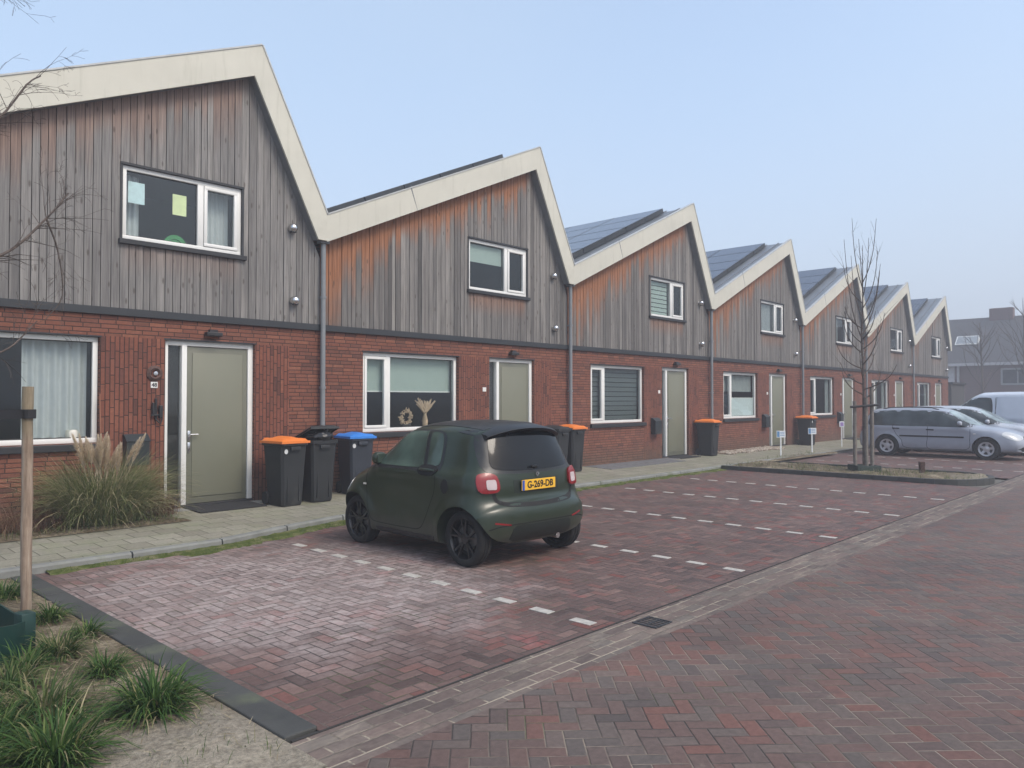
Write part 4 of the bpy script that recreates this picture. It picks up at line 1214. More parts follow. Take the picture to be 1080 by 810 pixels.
# estate: x=0 rear bumper, +x front
est = dict(L=4.45, w=.85, belt=.90, tum=.36, ft=.16, bt=.10, ra=.93, fa=3.545, rt=.312, rr=.205, ar=.355,
    sil=[(.12, .24), (.02, .36), (.0, .55), (.05, .72), (.10, .90), (.20, 1.12), (.36, 1.34), (.48, 1.41), (.8, 1.455), (1.4, 1.475), (2.0, 1.465), (2.45, 1.41), (2.90, 1.20), (3.25, 1.00), (3.42, .945),
         (3.8, .90), (4.15, .80), (4.34, .68), (4.43, .55), (4.45, .40), (4.40, .26), (4.25, .20), (2.2, .19), (.5, .19)],
    rad=[.12, .25, .28, .26, .24, .24, .22, .18, .17, .17, .17, .18, .24, .24, .22, .22, .26, .30, .32, .3, .2, .1, .07, .08],
    side=[('window_rim', [(3.20, .925), (2.95, 1.12), (2.62, 1.30), (2.3, 1.365), (1.6, 1.385), (.80, 1.365), (.50, 1.30), (.42, 1.15), (.40, .96), (.6, .925), (2.0, .915)]),
          ('side_window', [(3.10, .955), (2.85, 1.13), (2.55, 1.285), (2.25, 1.335), (2.12, 1.34), (2.10, .955)]),
          ('side_window', [(2.02, .955), (2.04, 1.345), (1.7, 1.355), (1.28, 1.345), (1.16, .965)]),
          ('side_window', [(1.08, .965), (1.20, 1.34), (.80, 1.325), (.56, 1.26), (.50, .99)]),
          ('side_strip', [(3.0, .60), (3.0, .645), (1.30, .645), (1.30, .60)]),
          ('side_handle', [(2.23, .80), (2.23, .835), (2.03, .84), (2.03, .805)]), ('side_handle', [(1.30, .82), (1.30, .855), (1.10, .86), (1.10, .825)]),
          ('side_repeater', [(3.3, .72), (3.3, .74), (3.23, .74), (3.23, .72)])],
    gaps=[[(3.16, .92), (3.15, .6), (3.10, .30), (2.6, .27), (2.08, .27), (2.06, .6), (2.07, .92)], [(2.05, .28), (1.45, .28), (1.35, .5), (1.20, .68), (1.10, .92)]],
    mir=(2.92, .98), rails=(.75, 2.3),
    hl=[(3.92, .72), (4.0, .80), (4.25, .72), (4.36, .62), (4.28, .56), (4.05, .62)],
    ends=[('windscreen', [(-.62, 1.0), (-.52, 1.32), (0, 1.38), (.52, 1.32), (.62, 1.0), (0, .97)], '+x', .006, m_gwind),
          ('rear_window', [(-.58, 1.0), (-.52, 1.28), (0, 1.33), (.52, 1.28), (.58, 1.0), (0, .98)], '-x', .006, m_gcar),
          ('grille', [(-.34, .56), (-.38, .66), (.38, .66), (.34, .56)], '+x', .006, m_gap),
          ('lower_grille', [(-.55, .26), (-.58, .38), (.58, .38), (.55, .26)], '+x', .006, m_gap),
          ('tail_lamp', [(-.72, .75), (-.74, 1.0), (-.64, 1.05), (-.62, .75)], '-x', .012, m_red), ('tail_lamp', [(.72, .75), (.74, 1.0), (.64, 1.05), (.62, .75)], '-x', .012, m_red)])
c1, bv1 = big_car('parked_car', (25.45, 8.48, 0), R(-90), 'silver blue estate car with roof rails parked beside the young tree', m_silverblue, m_gcar, est)
# bumper rub strip at the front corner
import copy as _cp
hat = _cp.deepcopy({k: v for k, v in est.items() if k != 'ends'}); hat['ends'] = est['ends']
hat['sil'] = [(x, z+(.03 if z > .8 else 0)) for x, z in est['sil']]
hat['rails'] = None
def sh(poly): return [(x, z+.03) if z > .8 else (x, z) for x, z in poly]
hat['side'] = [(n, sh(p)) for n, p in est['side'] if n != 'side_strip']
big_car('parked_car', (28.0, 8.30, 0), R(-90), 'pale silver car hidden except windscreen and bonnet, between the estate and the van', m_lightsilver, m_gcar, hat)
van = dict(L=5.0, w=.95, belt=1.12, tum=.14, ft=.20, bt=.04, ra=.95, fa=4.05, rt=.33, rr=.21, ar=.375,
    sil=[(.10, .26), (.02, .40), (.0, .80), (.03, 1.4), (.10, 1.85), (.20, 1.94), (.6, 1.965), (1.8, 1.97), (2.9, 1.955), (3.30, 1.89), (3.80, 1.56), (4.15, 1.30), (4.32, 1.20), (4.65, 1.08), (4.88, .92), (4.97, .70), (5.0, .45), (4.93, .28), (4.7, .22), (2.5, .21), (.6, .21)],
    rad=[.1, .12, .12, .12, .12, .12, .14, .14, .16, .2, .26, .26, .24, .26, .3, .34, .34, .2, .1, .08, .08],
    side=[('window_rim', [(4.16, 1.14), (3.85, 1.44), (3.50, 1.70), (3.28, 1.76), (2.92, 1.76), (2.84, 1.68), (2.82, 1.30), (2.95, 1.18), (3.5, 1.11)]),
          ('side_window', [(4.04, 1.17), (3.80, 1.42), (3.60, 1.57), (3.60, 1.15)]),
          ('side_window', [(3.55, 1.16), (3.55, 1.60), (3.40, 1.69), (3.25, 1.715), (2.96, 1.715), (2.89, 1.66), (2.88, 1.32), (2.98, 1.21)]),
          ('side_panel', [(2.55, 1.1), (2.60, 1.72), (2.5, 1.78), (.5, 1.78), (.4, 1.7), (.4, 1.05), (2.3, .98)]),
          ('side_handle', [(3.05, .93), (3.05, .985), (2.80, .985), (2.80, .93)]), ('lower_trim', [(3.55, .5), (3.55, .58), (1.45, .58), (1.45, .5)])],
    gaps=[[(3.98, 1.2), (3.96, .8), (3.70, .40), (3.0, .34), (2.74, .36), (2.73, .9), (2.74, 1.75)], [(2.70, 1.78), (2.7, .35), (1.5, .33), (1.48, 1.78)]],
    mir=(3.86, 1.25), ms=1.9, ws='cover',
    hl=[(4.55, .82), (4.62, 1.0), (4.82, .94), (4.92, .78), (4.80, .72)],
    ends=[('windscreen', [(-.72, 1.32), (-.66, 1.74), (0, 1.86), (.66, 1.74), (.72, 1.32), (0, 1.26)], '+x', .006, m_gwind),
          ('grille', [(-.5, .60), (-.52, .75), (.52, .75), (.5, .60)], '+x', .006, m_gap),
          ('tail_lamp', [(-.88, .9), (-.88, 1.4), (-.80, 1.4), (-.80, .9)], '-x', .01, m_red), ('tail_lamp', [(.88, .9), (.88, 1.4), (.80, 1.4), (.80, .9)], '-x', .01, m_red)])
big_car('parked_van', (30.45, 2.9, 0), R(90), 'white panel van facing the houses at the right edge', m_vanwhite, m_gcar, van, 'van')

# ================================================================ wheelie bins
def bin_obj(x, y, rz, label, lidmat, body=None, lid_open=False, sc_=1.0, lean=0, sticker=None, group='wheeled refuse bins by the house fronts', sx=.82):
    b = empty('wheelie_bin', (x, y, pz(y)+.005), rz, label, 'bin', group)
    b.scale = (sx, sx, 1)
    body = body or m_plastic; H = .98*sc_
    # front faces -y
    m = MB()
    def ring(z, hw, yf, yb, c=.04):
        return [(-hw+c, yf, z), (hw-c, yf, z), (hw, yf+c, z), (hw, yb-c, z), (hw-c, yb, z), (-hw+c, yb, z), (-hw, yb-c, z), (-hw, yf+c, z)]
    rs = [ring(.0, .205, -.26, .20), ring(.03, .215, -.27, .22), ring(.25, .225, -.285, .25), ring(H-.13, .262, -.325, .30), ring(H-.09, .265, -.33, .305), ring(H-.085, .29, -.36, .34, .05), ring(H-.03, .292, -.365, .345, .05), ring(H-.03, .262, -.33, .31), ring(H-.30, .25, -.31, .29)]
    vs = [p for r_ in rs for p in r_]; n = 8
    fs = [(i*n+k, i*n+(k+1) % n, (i+1)*n+(k+1) % n, (i+1)*n+k) for i in range(len(rs)-1) for k in range(n)]
    fs.append(list(range(n))[::-1]); fs.append([(len(rs)-1)*n+k for k in range(n)])
    m.add(vs, fs)
    m.cbox(-.10, .10, -.375, -.33, H-.16, H-.10, .008)
    for q in (-.12, .12): m.cbox(q-.012, q+.012, -.300, -.255, .06, H-.2, .006)
    bo = m.build('body', body, b, smooth=30, recalc=True)
    if sticker:
        s = MB(); s.lathe([(0, 0), (.036, 0)], (0, 0, 0), 18, 'y'); so_ = s.build('sticker', m_sticker, bo); so_.location = (-.185, -.338, H-.17)
    for s_ in (-1, 1):
        m = MB(); m.lathe([(0, -.025), (.055, -.024), (.06, -.02), (.098, -.024), (.10, -.015), (.10, .015), (.098, .024), (.06, .02), (.055, .024), (0, .025)], (s_*.235, .235, .10), 24, 'x'); m.build('wheel', m_rubber, b, smooth=30)
    m = MB(); m.tube([(-.23, .235, .10), (.23, .235, .10)], .012, 8); m.build('axle', m_black, b)
    m = MB(); m.tube([(-.24, .32, H-.06), (-.24, .40, H-.02), (.24, .40, H-.02), (.24, .32, H-.06)], .016, 8); m.build('handle', body, b, smooth=True)
    # lid: shallow dome
    m = MB(); vs = []; nx, ny = 10, 10
    for j in range(ny+1):
        for i in range(nx+1):
            u, v = -1+2*i/nx, -1+2*j/ny
            e = max(abs(u), abs(v)); zz = .055*(1-e**4)+(.012*math.cos(u*6)*(1 if abs(v) < .8 else 0))*(1-e**6)
            cr = 1-.03*(abs(u)*abs(v))**4
            vs.append((u*.295*cr, -.375+(v+1)*.5*.745, zz))
    fs = [(j*(nx+1)+i, j*(nx+1)+i+1, (j+1)*(nx+1)+i+1, (j+1)*(nx+1)+i) for j in range(ny) for i in range(nx)]
    m.add(vs, fs)
    per = [(-.295, -.375), (.295, -.375), (.295, .37), (-.295, .37)]
    for a, c in zip(per, per[1:]+per[:1]): m.quad((a[0], a[1], 0), (a[0], a[1], -.035), (c[0], c[1], -.035), (c[0], c[1], 0))
    for q in (-.15, .15): m.cbox(q-.04, q+.04, .33, .39, -.02, .035, .01)
    li = m.build('lid', lidmat, b, smooth=40, recalc=True); li.location = (0, .0, H-.018)
    if lid_open:
        # hinge at the back edge
        a = R(15); hy, hz = .36, H-.01
        li.rotation_euler = (-a, 0, 0); li.location = (0, hy-hy*math.cos(a), hz+hy*math.sin(a))
    return b
bin_obj(5.99, 10.36, R(3), 'dark grey bin with orange lid and round sticker, right of the number 48 door', m_orange, sticker=1)
b2 = bin_obj(6.57, 10.42, R(-4), 'overfull dark bin with its lid pushed up by a black bag', m_plastic, lid_open=True, body=simple('bin_plastic_dark', (.018, .020, .022), .55, var=.15))
bin_obj(7.47, 10.66, R(-8), 'dark bin with bright blue lid under the second house window', m_blue, body=simple('bin_plastic_blueblack', (.026, .032, .044), .5), sticker=1)
bin_obj(12.40, 10.46, R(4), 'dark lidded bin partly hidden behind the rear of the green car', m_plastic)
bin_obj(13.10, 10.58, R(-3), 'orange lidded bin just behind the roof end of the green car', m_orange)
bin_obj(19.35, 10.66, R(2), 'orange lidded bin standing alone by the third rain pipe', m_orange)
bin_obj(26.15, 10.62, R(-2), 'far dark bin with faded orange lid left of the fifth front window', m_orange, sticker=1)
# rubbish bags in the overfull bin
m = MB()
def blob(m, c, r_, seed, n=14):
    bm = bmesh.new(); bmesh.ops.create_icosphere(bm, subdivisions=4, radius=1)
    for v in bm.verts:
        d = v.co.normalized(); k = 1+.16*noise.noise(d*2.2+Vector((seed, 0, 0)))+.10*noise.noise(d*6+Vector((0, seed, 0)))+.05*noise.noise(d*14)
        v.co = Vector((c[0]+d.x*r_[0]*k, c[1]+d.y*r_[1]*k, c[2]+d.z*r_[2]*k))
    m.addbm(bm)
blob(m, (-.01, -.06, .02), (.215, .25, .11), 3)
m.tube([(0, -.2, .06), (.03, -.24, .11), (.05, -.22, .15)], [.03, .02, .035], 7)
tag(m.build('rubbish_bag', m_bag, smooth='all', loc=(6.57, 10.40, pz(10.4)+.99)), 'shiny black rubbish bag bulging out of the overfull bin', 'rubbish bag')

# doormats
for (k, lab) in ((0, 'black doormat before the grey green door number 48'), (1, 'dark doormat at the second door behind the car'), (2, 'thin dark doormat before the third door'), (4, 'dark doormat on the step of the fifth door')):
    x0 = A0+PW*k+4.25; m = MB(); m.cbox(0, 1.0, -.62 if k == 0 else -.45, -.03, 0, .018, .005)
    o = m.build('doormat', m_mat, loc=(x0, 11.0, pz(10.8)+.006)); tag(o, lab, 'doormat', 'doormats at the front doors'); o.rotation_euler = (R(1.6), 0, 0)
# concrete step under the first door
m = MB(); m.cbox(A0+4.0, A0+5.4, 10.72, 10.99, .05, .138, .01); 
tag(m.build('door_step', m_kerb, kind='structure'))

# ================================================================ grasses
def grass_mat(name, stops, rough=.7):
    M = Mat(name); a = M.n('ShaderNodeAttribute', attribute_name='rnd'); r = X(M.nt, a.outputs['Fac'])
    c = M.ramp(r, stops); M.set(col=c, rough=rough, spec=.25)
    # thin leaves let some light through
    t = M.n('ShaderNodeBsdfTranslucent'); M.link(c, t.inputs[0]); mx = M.n('ShaderNodeMixShader'); mx.inputs[0].default_value = .3
    M.link(M.b.outputs[0], mx.inputs[1]); M.link(t.outputs[0], mx.inputs[2]); M.link(mx.outputs[0], M.out.inputs[0])
    return M.m
m_tuft = grass_mat('tuft_green', [(0, (.018, .05, .012)), (.4, (.05, .11, .024)), (.75, (.11, .18, .045)), (.9, (.24, .22, .10)), (1, (.38, .33, .2))])
m_tuft2 = grass_mat('tuft_light', [(0, (.03, .065, .018)), (.4, (.065, .11, .03)), (.7, (.11, .14, .045)), (.85, (.22, .20, .10)), (1, (.36, .31, .19))])
m_pampas = grass_mat('pampas_leaf', [(0, (.085, .12, .04)), (.35, (.16, .195, .07)), (.6, (.25, .265, .11)), (.82, (.40, .35, .20)), (1, (.55, .47, .31))])
m_plume = grass_mat('plume', [(0, (.55, .45, .32)), (.5, (.74, .63, .48)), (1, (.88, .79, .64))], .9)
m_dry = grass_mat('dry_grass', [(0, (.13, .07, .05)), (.5, (.22, .13, .09)), (1, (.33, .22, .14))], .9)
m_dead = grass_mat('dead_grass', [(0, (.20, .16, .10)), (.5, (.32, .26, .17)), (1, (.42, .36, .25))], .9)

def blade(m, p, az, L, w, lean, droop, att, seg=5, tw=0):
    p = Vector(p); d = Vector((math.cos(az), math.sin(az), 0)); s = Vector((-d.y, d.x, 0)); vs = []
    el = R(90)-lean; q = p.copy()
    for i in range(seg+1):
        t = i/seg; ww = w*(1-t**1.6)*(.6+.4*min(1, t*4))/2+.0004
        sd_ = s*math.cos(tw*t)+Vector((0, 0, 1))*math.sin(tw*t)
        vs += [q-sd_*ww, q+sd_*ww]
        q = q+(d*math.cos(el)+Vector((0, 0, 1))*math.sin(el))*(L/seg)
        el -= droop/seg*(1+t)
        if q.z < .015: q.z = .015
    m.add(vs, [(2*i, 2*i+1, 2*i+3, 2*i+2) for i in range(seg)], att)
def tuft(m, r_, c, R0, H, n, w=.006, lean=.5, droop=1.5, dead=.12):
    for i in range(n):
        a = r_.uniform(0, 2*math.pi); rr = R0*math.sqrt(r_.random())
        L = H*r_.uniform(.55, 1.15); az = a+r_.gauss(0, .5)
        att = r_.uniform(.02, .82) if r_.random() > dead else r_.uniform(.84, 1)
        blade(m, (c[0]+rr*math.cos(a), c[1]+rr*math.sin(a), c[2]), az, L, w*r_.uniform(.7, 1.3), abs(r_.gauss(.1, lean))*(.4+rr/max(R0, .01)), r_.uniform(.3, 1)*droop, att, tw=r_.uniform(-.6, .6))
gr_ = random.Random(11)
TU = [ # x, y, radius, height, count, kind, label
 (1.13, 3.98, .12, .42, 520, 0, 'big dark green grass tuft at the bottom edge left of centre of the bed'),
 (.78, 4.15, .12, .42, 420, 0, 'dark green grass tuft at the bottom left corner of the picture'),
 (1.68, 4.25, .13, .40, 560, 0, 'lush dark green grass tuft nearest the dark edging strip'),
 (1.70, 5.02, .07, .26, 240, 0, 'small green grass tuft between the lush one and the pale one'),
 (1.60, 5.60, .10, .30, 380, 1, 'yellow green grass tuft midway along the edging strip'),
 (1.25, 4.55, .12, .40, 420, 1, 'pale mixed grass tuft in the middle of the bed'),
 (.95, 4.70, .11, .36, 340, 1, 'straw flecked grass tuft below the green planter'),
 (1.22, 5.15, .12, .30, 320, 1, 'half dead grass tuft right under the green planter'),
 (1.82, 6.55, .08, .26, 260, 0, 'low grass tuft right of the wooden stake foot'),
 (1.75, 7.55, .12, .30, 300, 0, 'dark grass tuft at the far corner of the bed by the kerb'),
 (1.45, 7.35, .14, .32, 320, 0, 'spreading dark grass tuft behind the wooden stake'),
 (1.15, 7.75, .14, .34, 300, 0, 'dark grass tuft at the left picture edge near the pavement'),
 (1.30, 6.9, .10, .24, 260, 0, 'small dark tuft just behind the green watering ring'),
 (.98, 4.42, .11, .34, 380, 0, 'deep green tuft between the corner tuft and the middle one'),
 (1.88, 5.95, .07, .22, 200, 0, 'low green tuft touching the edging strip halfway up'),
 (1.38, 5.45, .08, .26, 240, 0, 'small dark tuft between ring and edging strip'),
 (.62, 4.62, .11, .40, 300, 1, 'long bladed tuft cut off by the left picture edge'),
]
for i, (x, y, r0, hh, n, kd, lb) in enumerate(TU):
    m = MB(); r_ = random.Random(40+i); tuft(m, r_, (0, 0, 0), r0*1.0, hh*.76, int(n*.85), w=.0105 if y < 5 else .010, lean=.72, droop=2.1, dead=.07 if kd == 0 else .22)
    tag(m.build('grass_tuft', m_tuft if kd == 0 else m_tuft2, loc=(x, y, .015)), lb, 'grass tuft', 'grass tufts in the planting bed')
# litter: dead leaves and thin straw on the soil
m = MB(); r_ = random.Random(3)
for i in range(3600):
    x, y = r_.uniform(-.2, 1.97), r_.uniform(3.1, 8.3)
    if y < 4.1+.4*noise.noise(Vector((x*3, 0, 0))) and r_.random() < .85: continue
    blade(m, (x, y, .03+.01*r_.random()), r_.uniform(0, 6.28), r_.uniform(.02, .11), r_.uniform(.003, .009), R(80), .2, r_.random(), seg=2)
m.build('ground_litter', m_dead, kind='stuff', label='dead leaves and straw scattered over the sandy bed')
m = MB()
for i in range(2600):
    x, y = r_.uniform(-.1, 1.95), r_.uniform(3.3, 8.3)
    if noise.noise(Vector((x*2.2, y*2.2, 9))) < .05: continue
    blade(m, (x, y, .02), r_.uniform(0, 6.28), r_.uniform(.03, .10), .003, r_.uniform(.1, .9), 1., r_.uniform(0, .9), seg=3)
m.build('weeds', m_tuft2, kind='stuff', label='sparse short weeds between the tufts')
# small blades on the moss strips, island weeds
m = MB()
for i in range(5200):
    x = r_.uniform(2.3, 16.5); 
    if noise.noise(Vector((x*1.3, 2, 9))) < -.18: continue
    y = ky(x)-r_.random()**1.5*(.14 if x < 3.6 else .30 if x < 8 else .22)
    blade(m, (x, y, .01), r_.uniform(0, 6.28), r_.uniform(.015, .05), .003, r_.uniform(.1, 1), 1., r_.uniform(0, .95), seg=2)
m.build('kerb_grass', m_tuft2, kind='stuff', label='short grass growing in the moss along the kerb')
m = MB()
for i in range(9000):
    x, y = r_.uniform(16.95, 24), r_.uniform(3.6, 9.3)
    if x < 19.15:
        if not in_isl(x, y): continue
    elif y < 8.95: continue
    if noise.noise(Vector((x*1.5, y*1.5, 4))) < -.05: continue
    blade(m, (x, y, .06), r_.uniform(0, 6.28), r_.uniform(.04, .22), .006, r_.uniform(.1, 1.1), 1.2, r_.uniform(.2, 1), seg=3)
m.build('island_weeds', m_tuft2, kind='stuff', label='dry weeds covering the tree island')

# pampas-like fountain grass by the first door
pg = empty('pampas_grass', (3.50, 10.42, .14), 0, 'large fountain grass with beige plumes beside the number 48 door', 'ornamental grass')
m = MB(); r_ = random.Random(21)
for i in range(3600):
    a = r_.uniform(0, 6.28); rr = .36*math.sqrt(r_.random())
    att = r_.uniform(0, .82) if r_.random() > .16 else r_.uniform(.85, 1)
    blade(m, (rr*math.cos(a)*1.25, rr*math.sin(a)*.7, 0), a+r_.gauss(0, .45), r_.uniform(.5, 1.15), .0065, abs(r_.gauss(.12, .38)), r_.uniform(.5, 1.7), att, seg=6, tw=r_.uniform(-.8, .8))
m.build('foliage', m_pampas, pg)
for i in range(19):
    a = r_.uniform(0, 6.28); rr = r_.uniform(0, .16); bx, by = rr*math.cos(a)*1.4-.08, rr*math.sin(a)*.7
    lx = r_.uniform(-.30, .40); ly = r_.uniform(-.22, .10); H = r_.uniform(.68, .98)
    p0 = Vector((bx, by, 0)); p1 = Vector((bx+lx*.4, by+ly*.4, H*.55)); p2 = Vector((bx+lx*.8, by+ly*.8, H)); 
    s = MB(); s.tube([p0, p1, p2], [.0035, .003, .0025], 5, att=.3); st = s.build('plume_stalk', m_plume, pg)
    q = MB(); dr = (p2-p1).normalized(); L = r_.uniform(.28, .42)
    for j in range(460):
        t = r_.random(); c = p1.lerp(p2, .55)+dr*L*t+Vector((lx*.06*t*t, 0, 0)); rad = .050*math.sin(math.pi*min(1, t*.85+.12))+.003
        az = r_.uniform(0, 6.28); o = Vector((math.cos(az)*rad, math.sin(az)*rad, .0))
        e = c+o+dr*r_.uniform(.03, .06); sd_ = Vector((-o.y, o.x, 0)).normalized()*.0048
        q.add([c-sd_, c+sd_, e], [(0, 1, 2)], r_.uniform(.1, 1))
    q.build('plume', m_plume, st)
# dried reddish grass clump left of it, and one by the door
for (x, y, n, sp, hh, lb, mt) in ((2.45, 10.45, 900, (.55, .28), .55, 'reddish brown withered grass under the first big window', m_dry), (4.28, 10.62, 420, (.16, .16), .55, 'withered brown stems between the pampas grass and the door', m_dry)):
    m = MB(); r_ = random.Random(n)
    for i in range(n):
        a = r_.uniform(0, 6.28)
        blade(m, (r_.gauss(0, sp[0]*.6), r_.gauss(0, sp[1]*.5), 0), a, r_.uniform(.2, hh), .005, r_.uniform(.05, .8), r_.uniform(.2, 1.6), r_.random(), seg=4)
    tag(m.build('withered_grass', mt, loc=(x, y, .13)), lb, 'dry grass')
m = MB(); r_ = random.Random(77)
for i in range(2200):
    x, y = r_.uniform(-.5, 4.35), r_.uniform(9.93, 10.95)
    blade(m, (x, y, .13), r_.uniform(0, 6.28), r_.uniform(.03, .14), .005, r_.uniform(.1, 1), 1.2, r_.uniform(0, .95), seg=3)
m.build('border_grass', m_tuft2, kind='stuff', label='low grass edging the bed along the pavement')
# garden cane leaning on the wall
m = MB(); m.tube([(3.62, 10.90, .13), (3.60, 10.96, 1.78)], .008, 6); tag(m.build('garden_cane', simple('cane', (.28, .12, .07), .8)), 'thin reddish cane standing against the wall behind the plumes', 'cane')

# gravel patch under the fourth house window
m = MB(); r_ = random.Random(5)
bmx = bmesh.new(); bmesh.ops.create_icosphere(bmx, subdivisions=1, radius=1); bv = [v.co.copy() for v in bmx.verts]; bf = [[v.index for v in f.verts] for f in bmx.faces]; bmx.free()
for i in range(2600):
    x = r_.uniform(20.15, 23.9); y = r_.uniform(10.25, 10.98)
    if y < 10.4+.15*noise.noise(Vector((x*2, 0, 0))): continue
    s_ = r_.uniform(.018, .045); q = Matrix.Rotation(r_.uniform(0, 3), 3, Vector((r_.random(), r_.random(), 1)).normalized())
    c = Vector((x, y, pz(y)+r_.uniform(.0, .035)))
    m.add([c+q@Vector((p.x*s_, p.y*s_*r_.uniform(.6, 1), p.z*s_*.6)) for p in bv], bf, r_.uniform(.02, 1))
M = Mat('pebbles'); a_ = M.n('ShaderNodeAttribute', attribute_name='rnd'); M.set(col=M.ramp(X(M.nt, a_.outputs['Fac']), [(0, (.20, .15, .11)), (.5, (.36, .30, .24)), (1, (.52, .47, .40))]), rough=.85)
m.build('gravel', M.m, kind='stuff', label='beige pebbles under the fourth house window')

# ================================================================ timber stake, planter and bare trees
M = Mat('stake_wood'); P_ = M.obj(); gnz = M.noise(P_, 1, 6, .65, sc3=(40, 40, 3)); bnz = M.noise(P_, 5, 4)
c_ = M.ramp(gnz, [(.28, (.15, .105, .075)), (.5, (.29, .22, .165)), (.72, (.40, .33, .26))]); zz_ = M.sep(P_)[2]
c_ = M.mix((zz_.ss(1.35, 1.5))*.5, c_, (.20, .18, .11)); c_ = M.mix(1.0, c_, M.ramp(bnz, [(.3, (.8,)*3), (.7, (1.15,)*3)]), 'MULTIPLY')
M.set(col=c_, rough=.9, spec=.2); M.bump(gnz, .6, .006); m_stake = M.m
M = Mat('bark'); P_ = M.pos(); nz = M.noise(P_, 25, 5, .7)
M.set(col=M.ramp(nz, [(.3, (.055, .042, .036)), (.7, (.14, .115, .10))]), rough=.9, spec=.2); M.bump(nz, .5, .005); m_bark = M.m
m_green_pl = simple('planter_green', (.008, .036, .030), .4, var=.15)
m_strap = simple('strap_black', (.014, .014, .016), .7)

m_stakeg = simple('stake_grey', (.17, .15, .13), .9, var=.3, scale=12)
def stake(name, base, top, r_, seed, mat=None, **k):
    m = MB(); n = 12; rr = random.Random(seed); vs = []; seg = 14
    B = Vector(base); T = Vector(top)
    pts = [B.lerp(T, i/seg)+Vector((rr.gauss(0, .002), rr.gauss(0, .002), 0)) for i in range(seg+1)]
    m.tube(pts, [r_*(1+rr.gauss(0, .02)) for _ in pts], n)
    return m.build(name, mat or m_stake, smooth=50, **k)
o = stake('tree_stake', (0, 0, -.1), (-.004, .0, 1.80), .039, 2, loc=(1.70, 6.72, 0)); tag(o, 'rough round wooden stake with black strap at the left edge', 'tree stake')
# planter: green plastic watering ring with overlapping ends
m = MB(); cx0, cy0 = 1.13, 6.35; n = 4
def ringwall(cx, cy, rad, z0, z1, n=40, th=.012, sq=5.0):
    vs = []; fs = []
    for i in range(n+1):
        a = 2*math.pi*i/n+.2; c, s = math.cos(a), math.sin(a); k = (abs(c)**sq+abs(s)**sq)**(-1/sq)
        for (rr, z) in ((rad, z0), (rad+.01, z1), (rad+.01-th, z1), (rad-th, z0)):
            vs.append((cx+c*k*rr, cy+s*k*rr, z+(.02*math.sin(a*3) if z > z0 else 0)))
    fs = [(i*4+j, i*4+(j+1) % 4, (i+1)*4+(j+1) % 4, (i+1)*4+j) for i in range(n) for j in range(4)]
    m.add(vs, fs)
ringwall(0, 0, .50, 0, .30)
m.cbox(.44, .53, -.42, -.30, 0, .33, .01)
o = m.build('watering_ring', m_green_pl, smooth=30, recalc=True, loc=(.93, 6.08, -.03), rz=R(8)); tag(o, 'dark green plastic watering ring round the foot of the left tree', 'planter ring')
m = MB(); m.tube([(1.735, 6.66, 1.60), (1.755, 6.72, 1.60), (1.73, 6.775, 1.60), (1.66, 6.76, 1.60)], .004, 4)
ms = MB()
def band(pts, z0, z1, th=.004):
    for a, b in zip(pts, pts[1:]):
        A, B = Vector((*a, 0)), Vector((*b, 0)); t = (B-A).normalized(); nn = Vector((-t.y, t.x, 0))*th
        v = [A, B, B+nn, A+nn]
        ms.add([(p.x, p.y, z0) for p in v]+[(p.x, p.y, z1) for p in v], [(0, 3, 2, 1), (4, 5, 6, 7), (0, 1, 5, 4), (1, 2, 6, 5), (2, 3, 7, 6), (3, 0, 4, 7)])
c0 = Vector((1.70, 6.72)); pts = [(c0.x+.052*math.cos(a), c0.y+.052*math.sin(a)) for a in [R(-150+i*22) for i in range(13)]]
band([(.98, 6.16)]+pts+[(.98, 6.28)], 1.555, 1.625)
o = ms.build('tree_strap', m_strap); tag(o, 'black rubber strap tying the left tree to its stake', 'strap')

def grow(m, r_, p, d, L, rad, depth, maxd, spread, droop, tipm=None, wob=.12, kids=(2, 4), lift=0):
    p = Vector(p); d = Vector(d).normalized(); n = max(4, int(L/.10)); pts = [p.copy()]; rs = [rad]; kd = []
    for i in range(n):
        t = (i+1)/n
        d = (d+Vector((r_.gauss(0, wob), r_.gauss(0, wob), r_.gauss(0, wob)*.6+lift-droop*t*(.25 if depth else .0))) * .5).normalized()
        p = p+d*(L/n); pts.append(p.copy()); rs.append(max(.0012, rad*(1-.75*t)))
        if t > .2: kd.append((p.copy(), d.copy(), t, rs[-1]))
    m.tube(pts, rs, 7 if rad > .02 else 5 if rad > .006 else 3, caps=False)
    if depth < maxd:
        for q in range(r_.randint(*kids)):
            c, cd, t, cr = kd[r_.randrange(len(kd))]
            s_ = Vector((r_.gauss(0, 1), r_.gauss(0, 1), r_.gauss(0, .5))); s_ = (s_-cd*s_.dot(cd)).normalized()
            grow(m, r_, c, cd+s_*spread, L*r_.uniform(.35, .65)*(1.1-t*.4), cr*.62, depth+1, maxd, spread, droop, None, wob, kids, lift)
# left tree: its trunk stands outside the picture, its twigs reach in
tr = empty('bare_tree', (.62, 6.30, 0), 0, 'leafless young tree whose drooping twigs enter at the left edge', 'tree')
m = MB(); m.tube([(0, 0, -.1), (.01, .0, 1.5), (-.02, .02, 3.0), (.0, .0, 4.6), (.02, 0, 5.6)], [.055, .05, .04, .022, .006], 10); m.build('trunk', m_bark, tr, smooth=True)
m = MB(); r_ = random.Random(12)
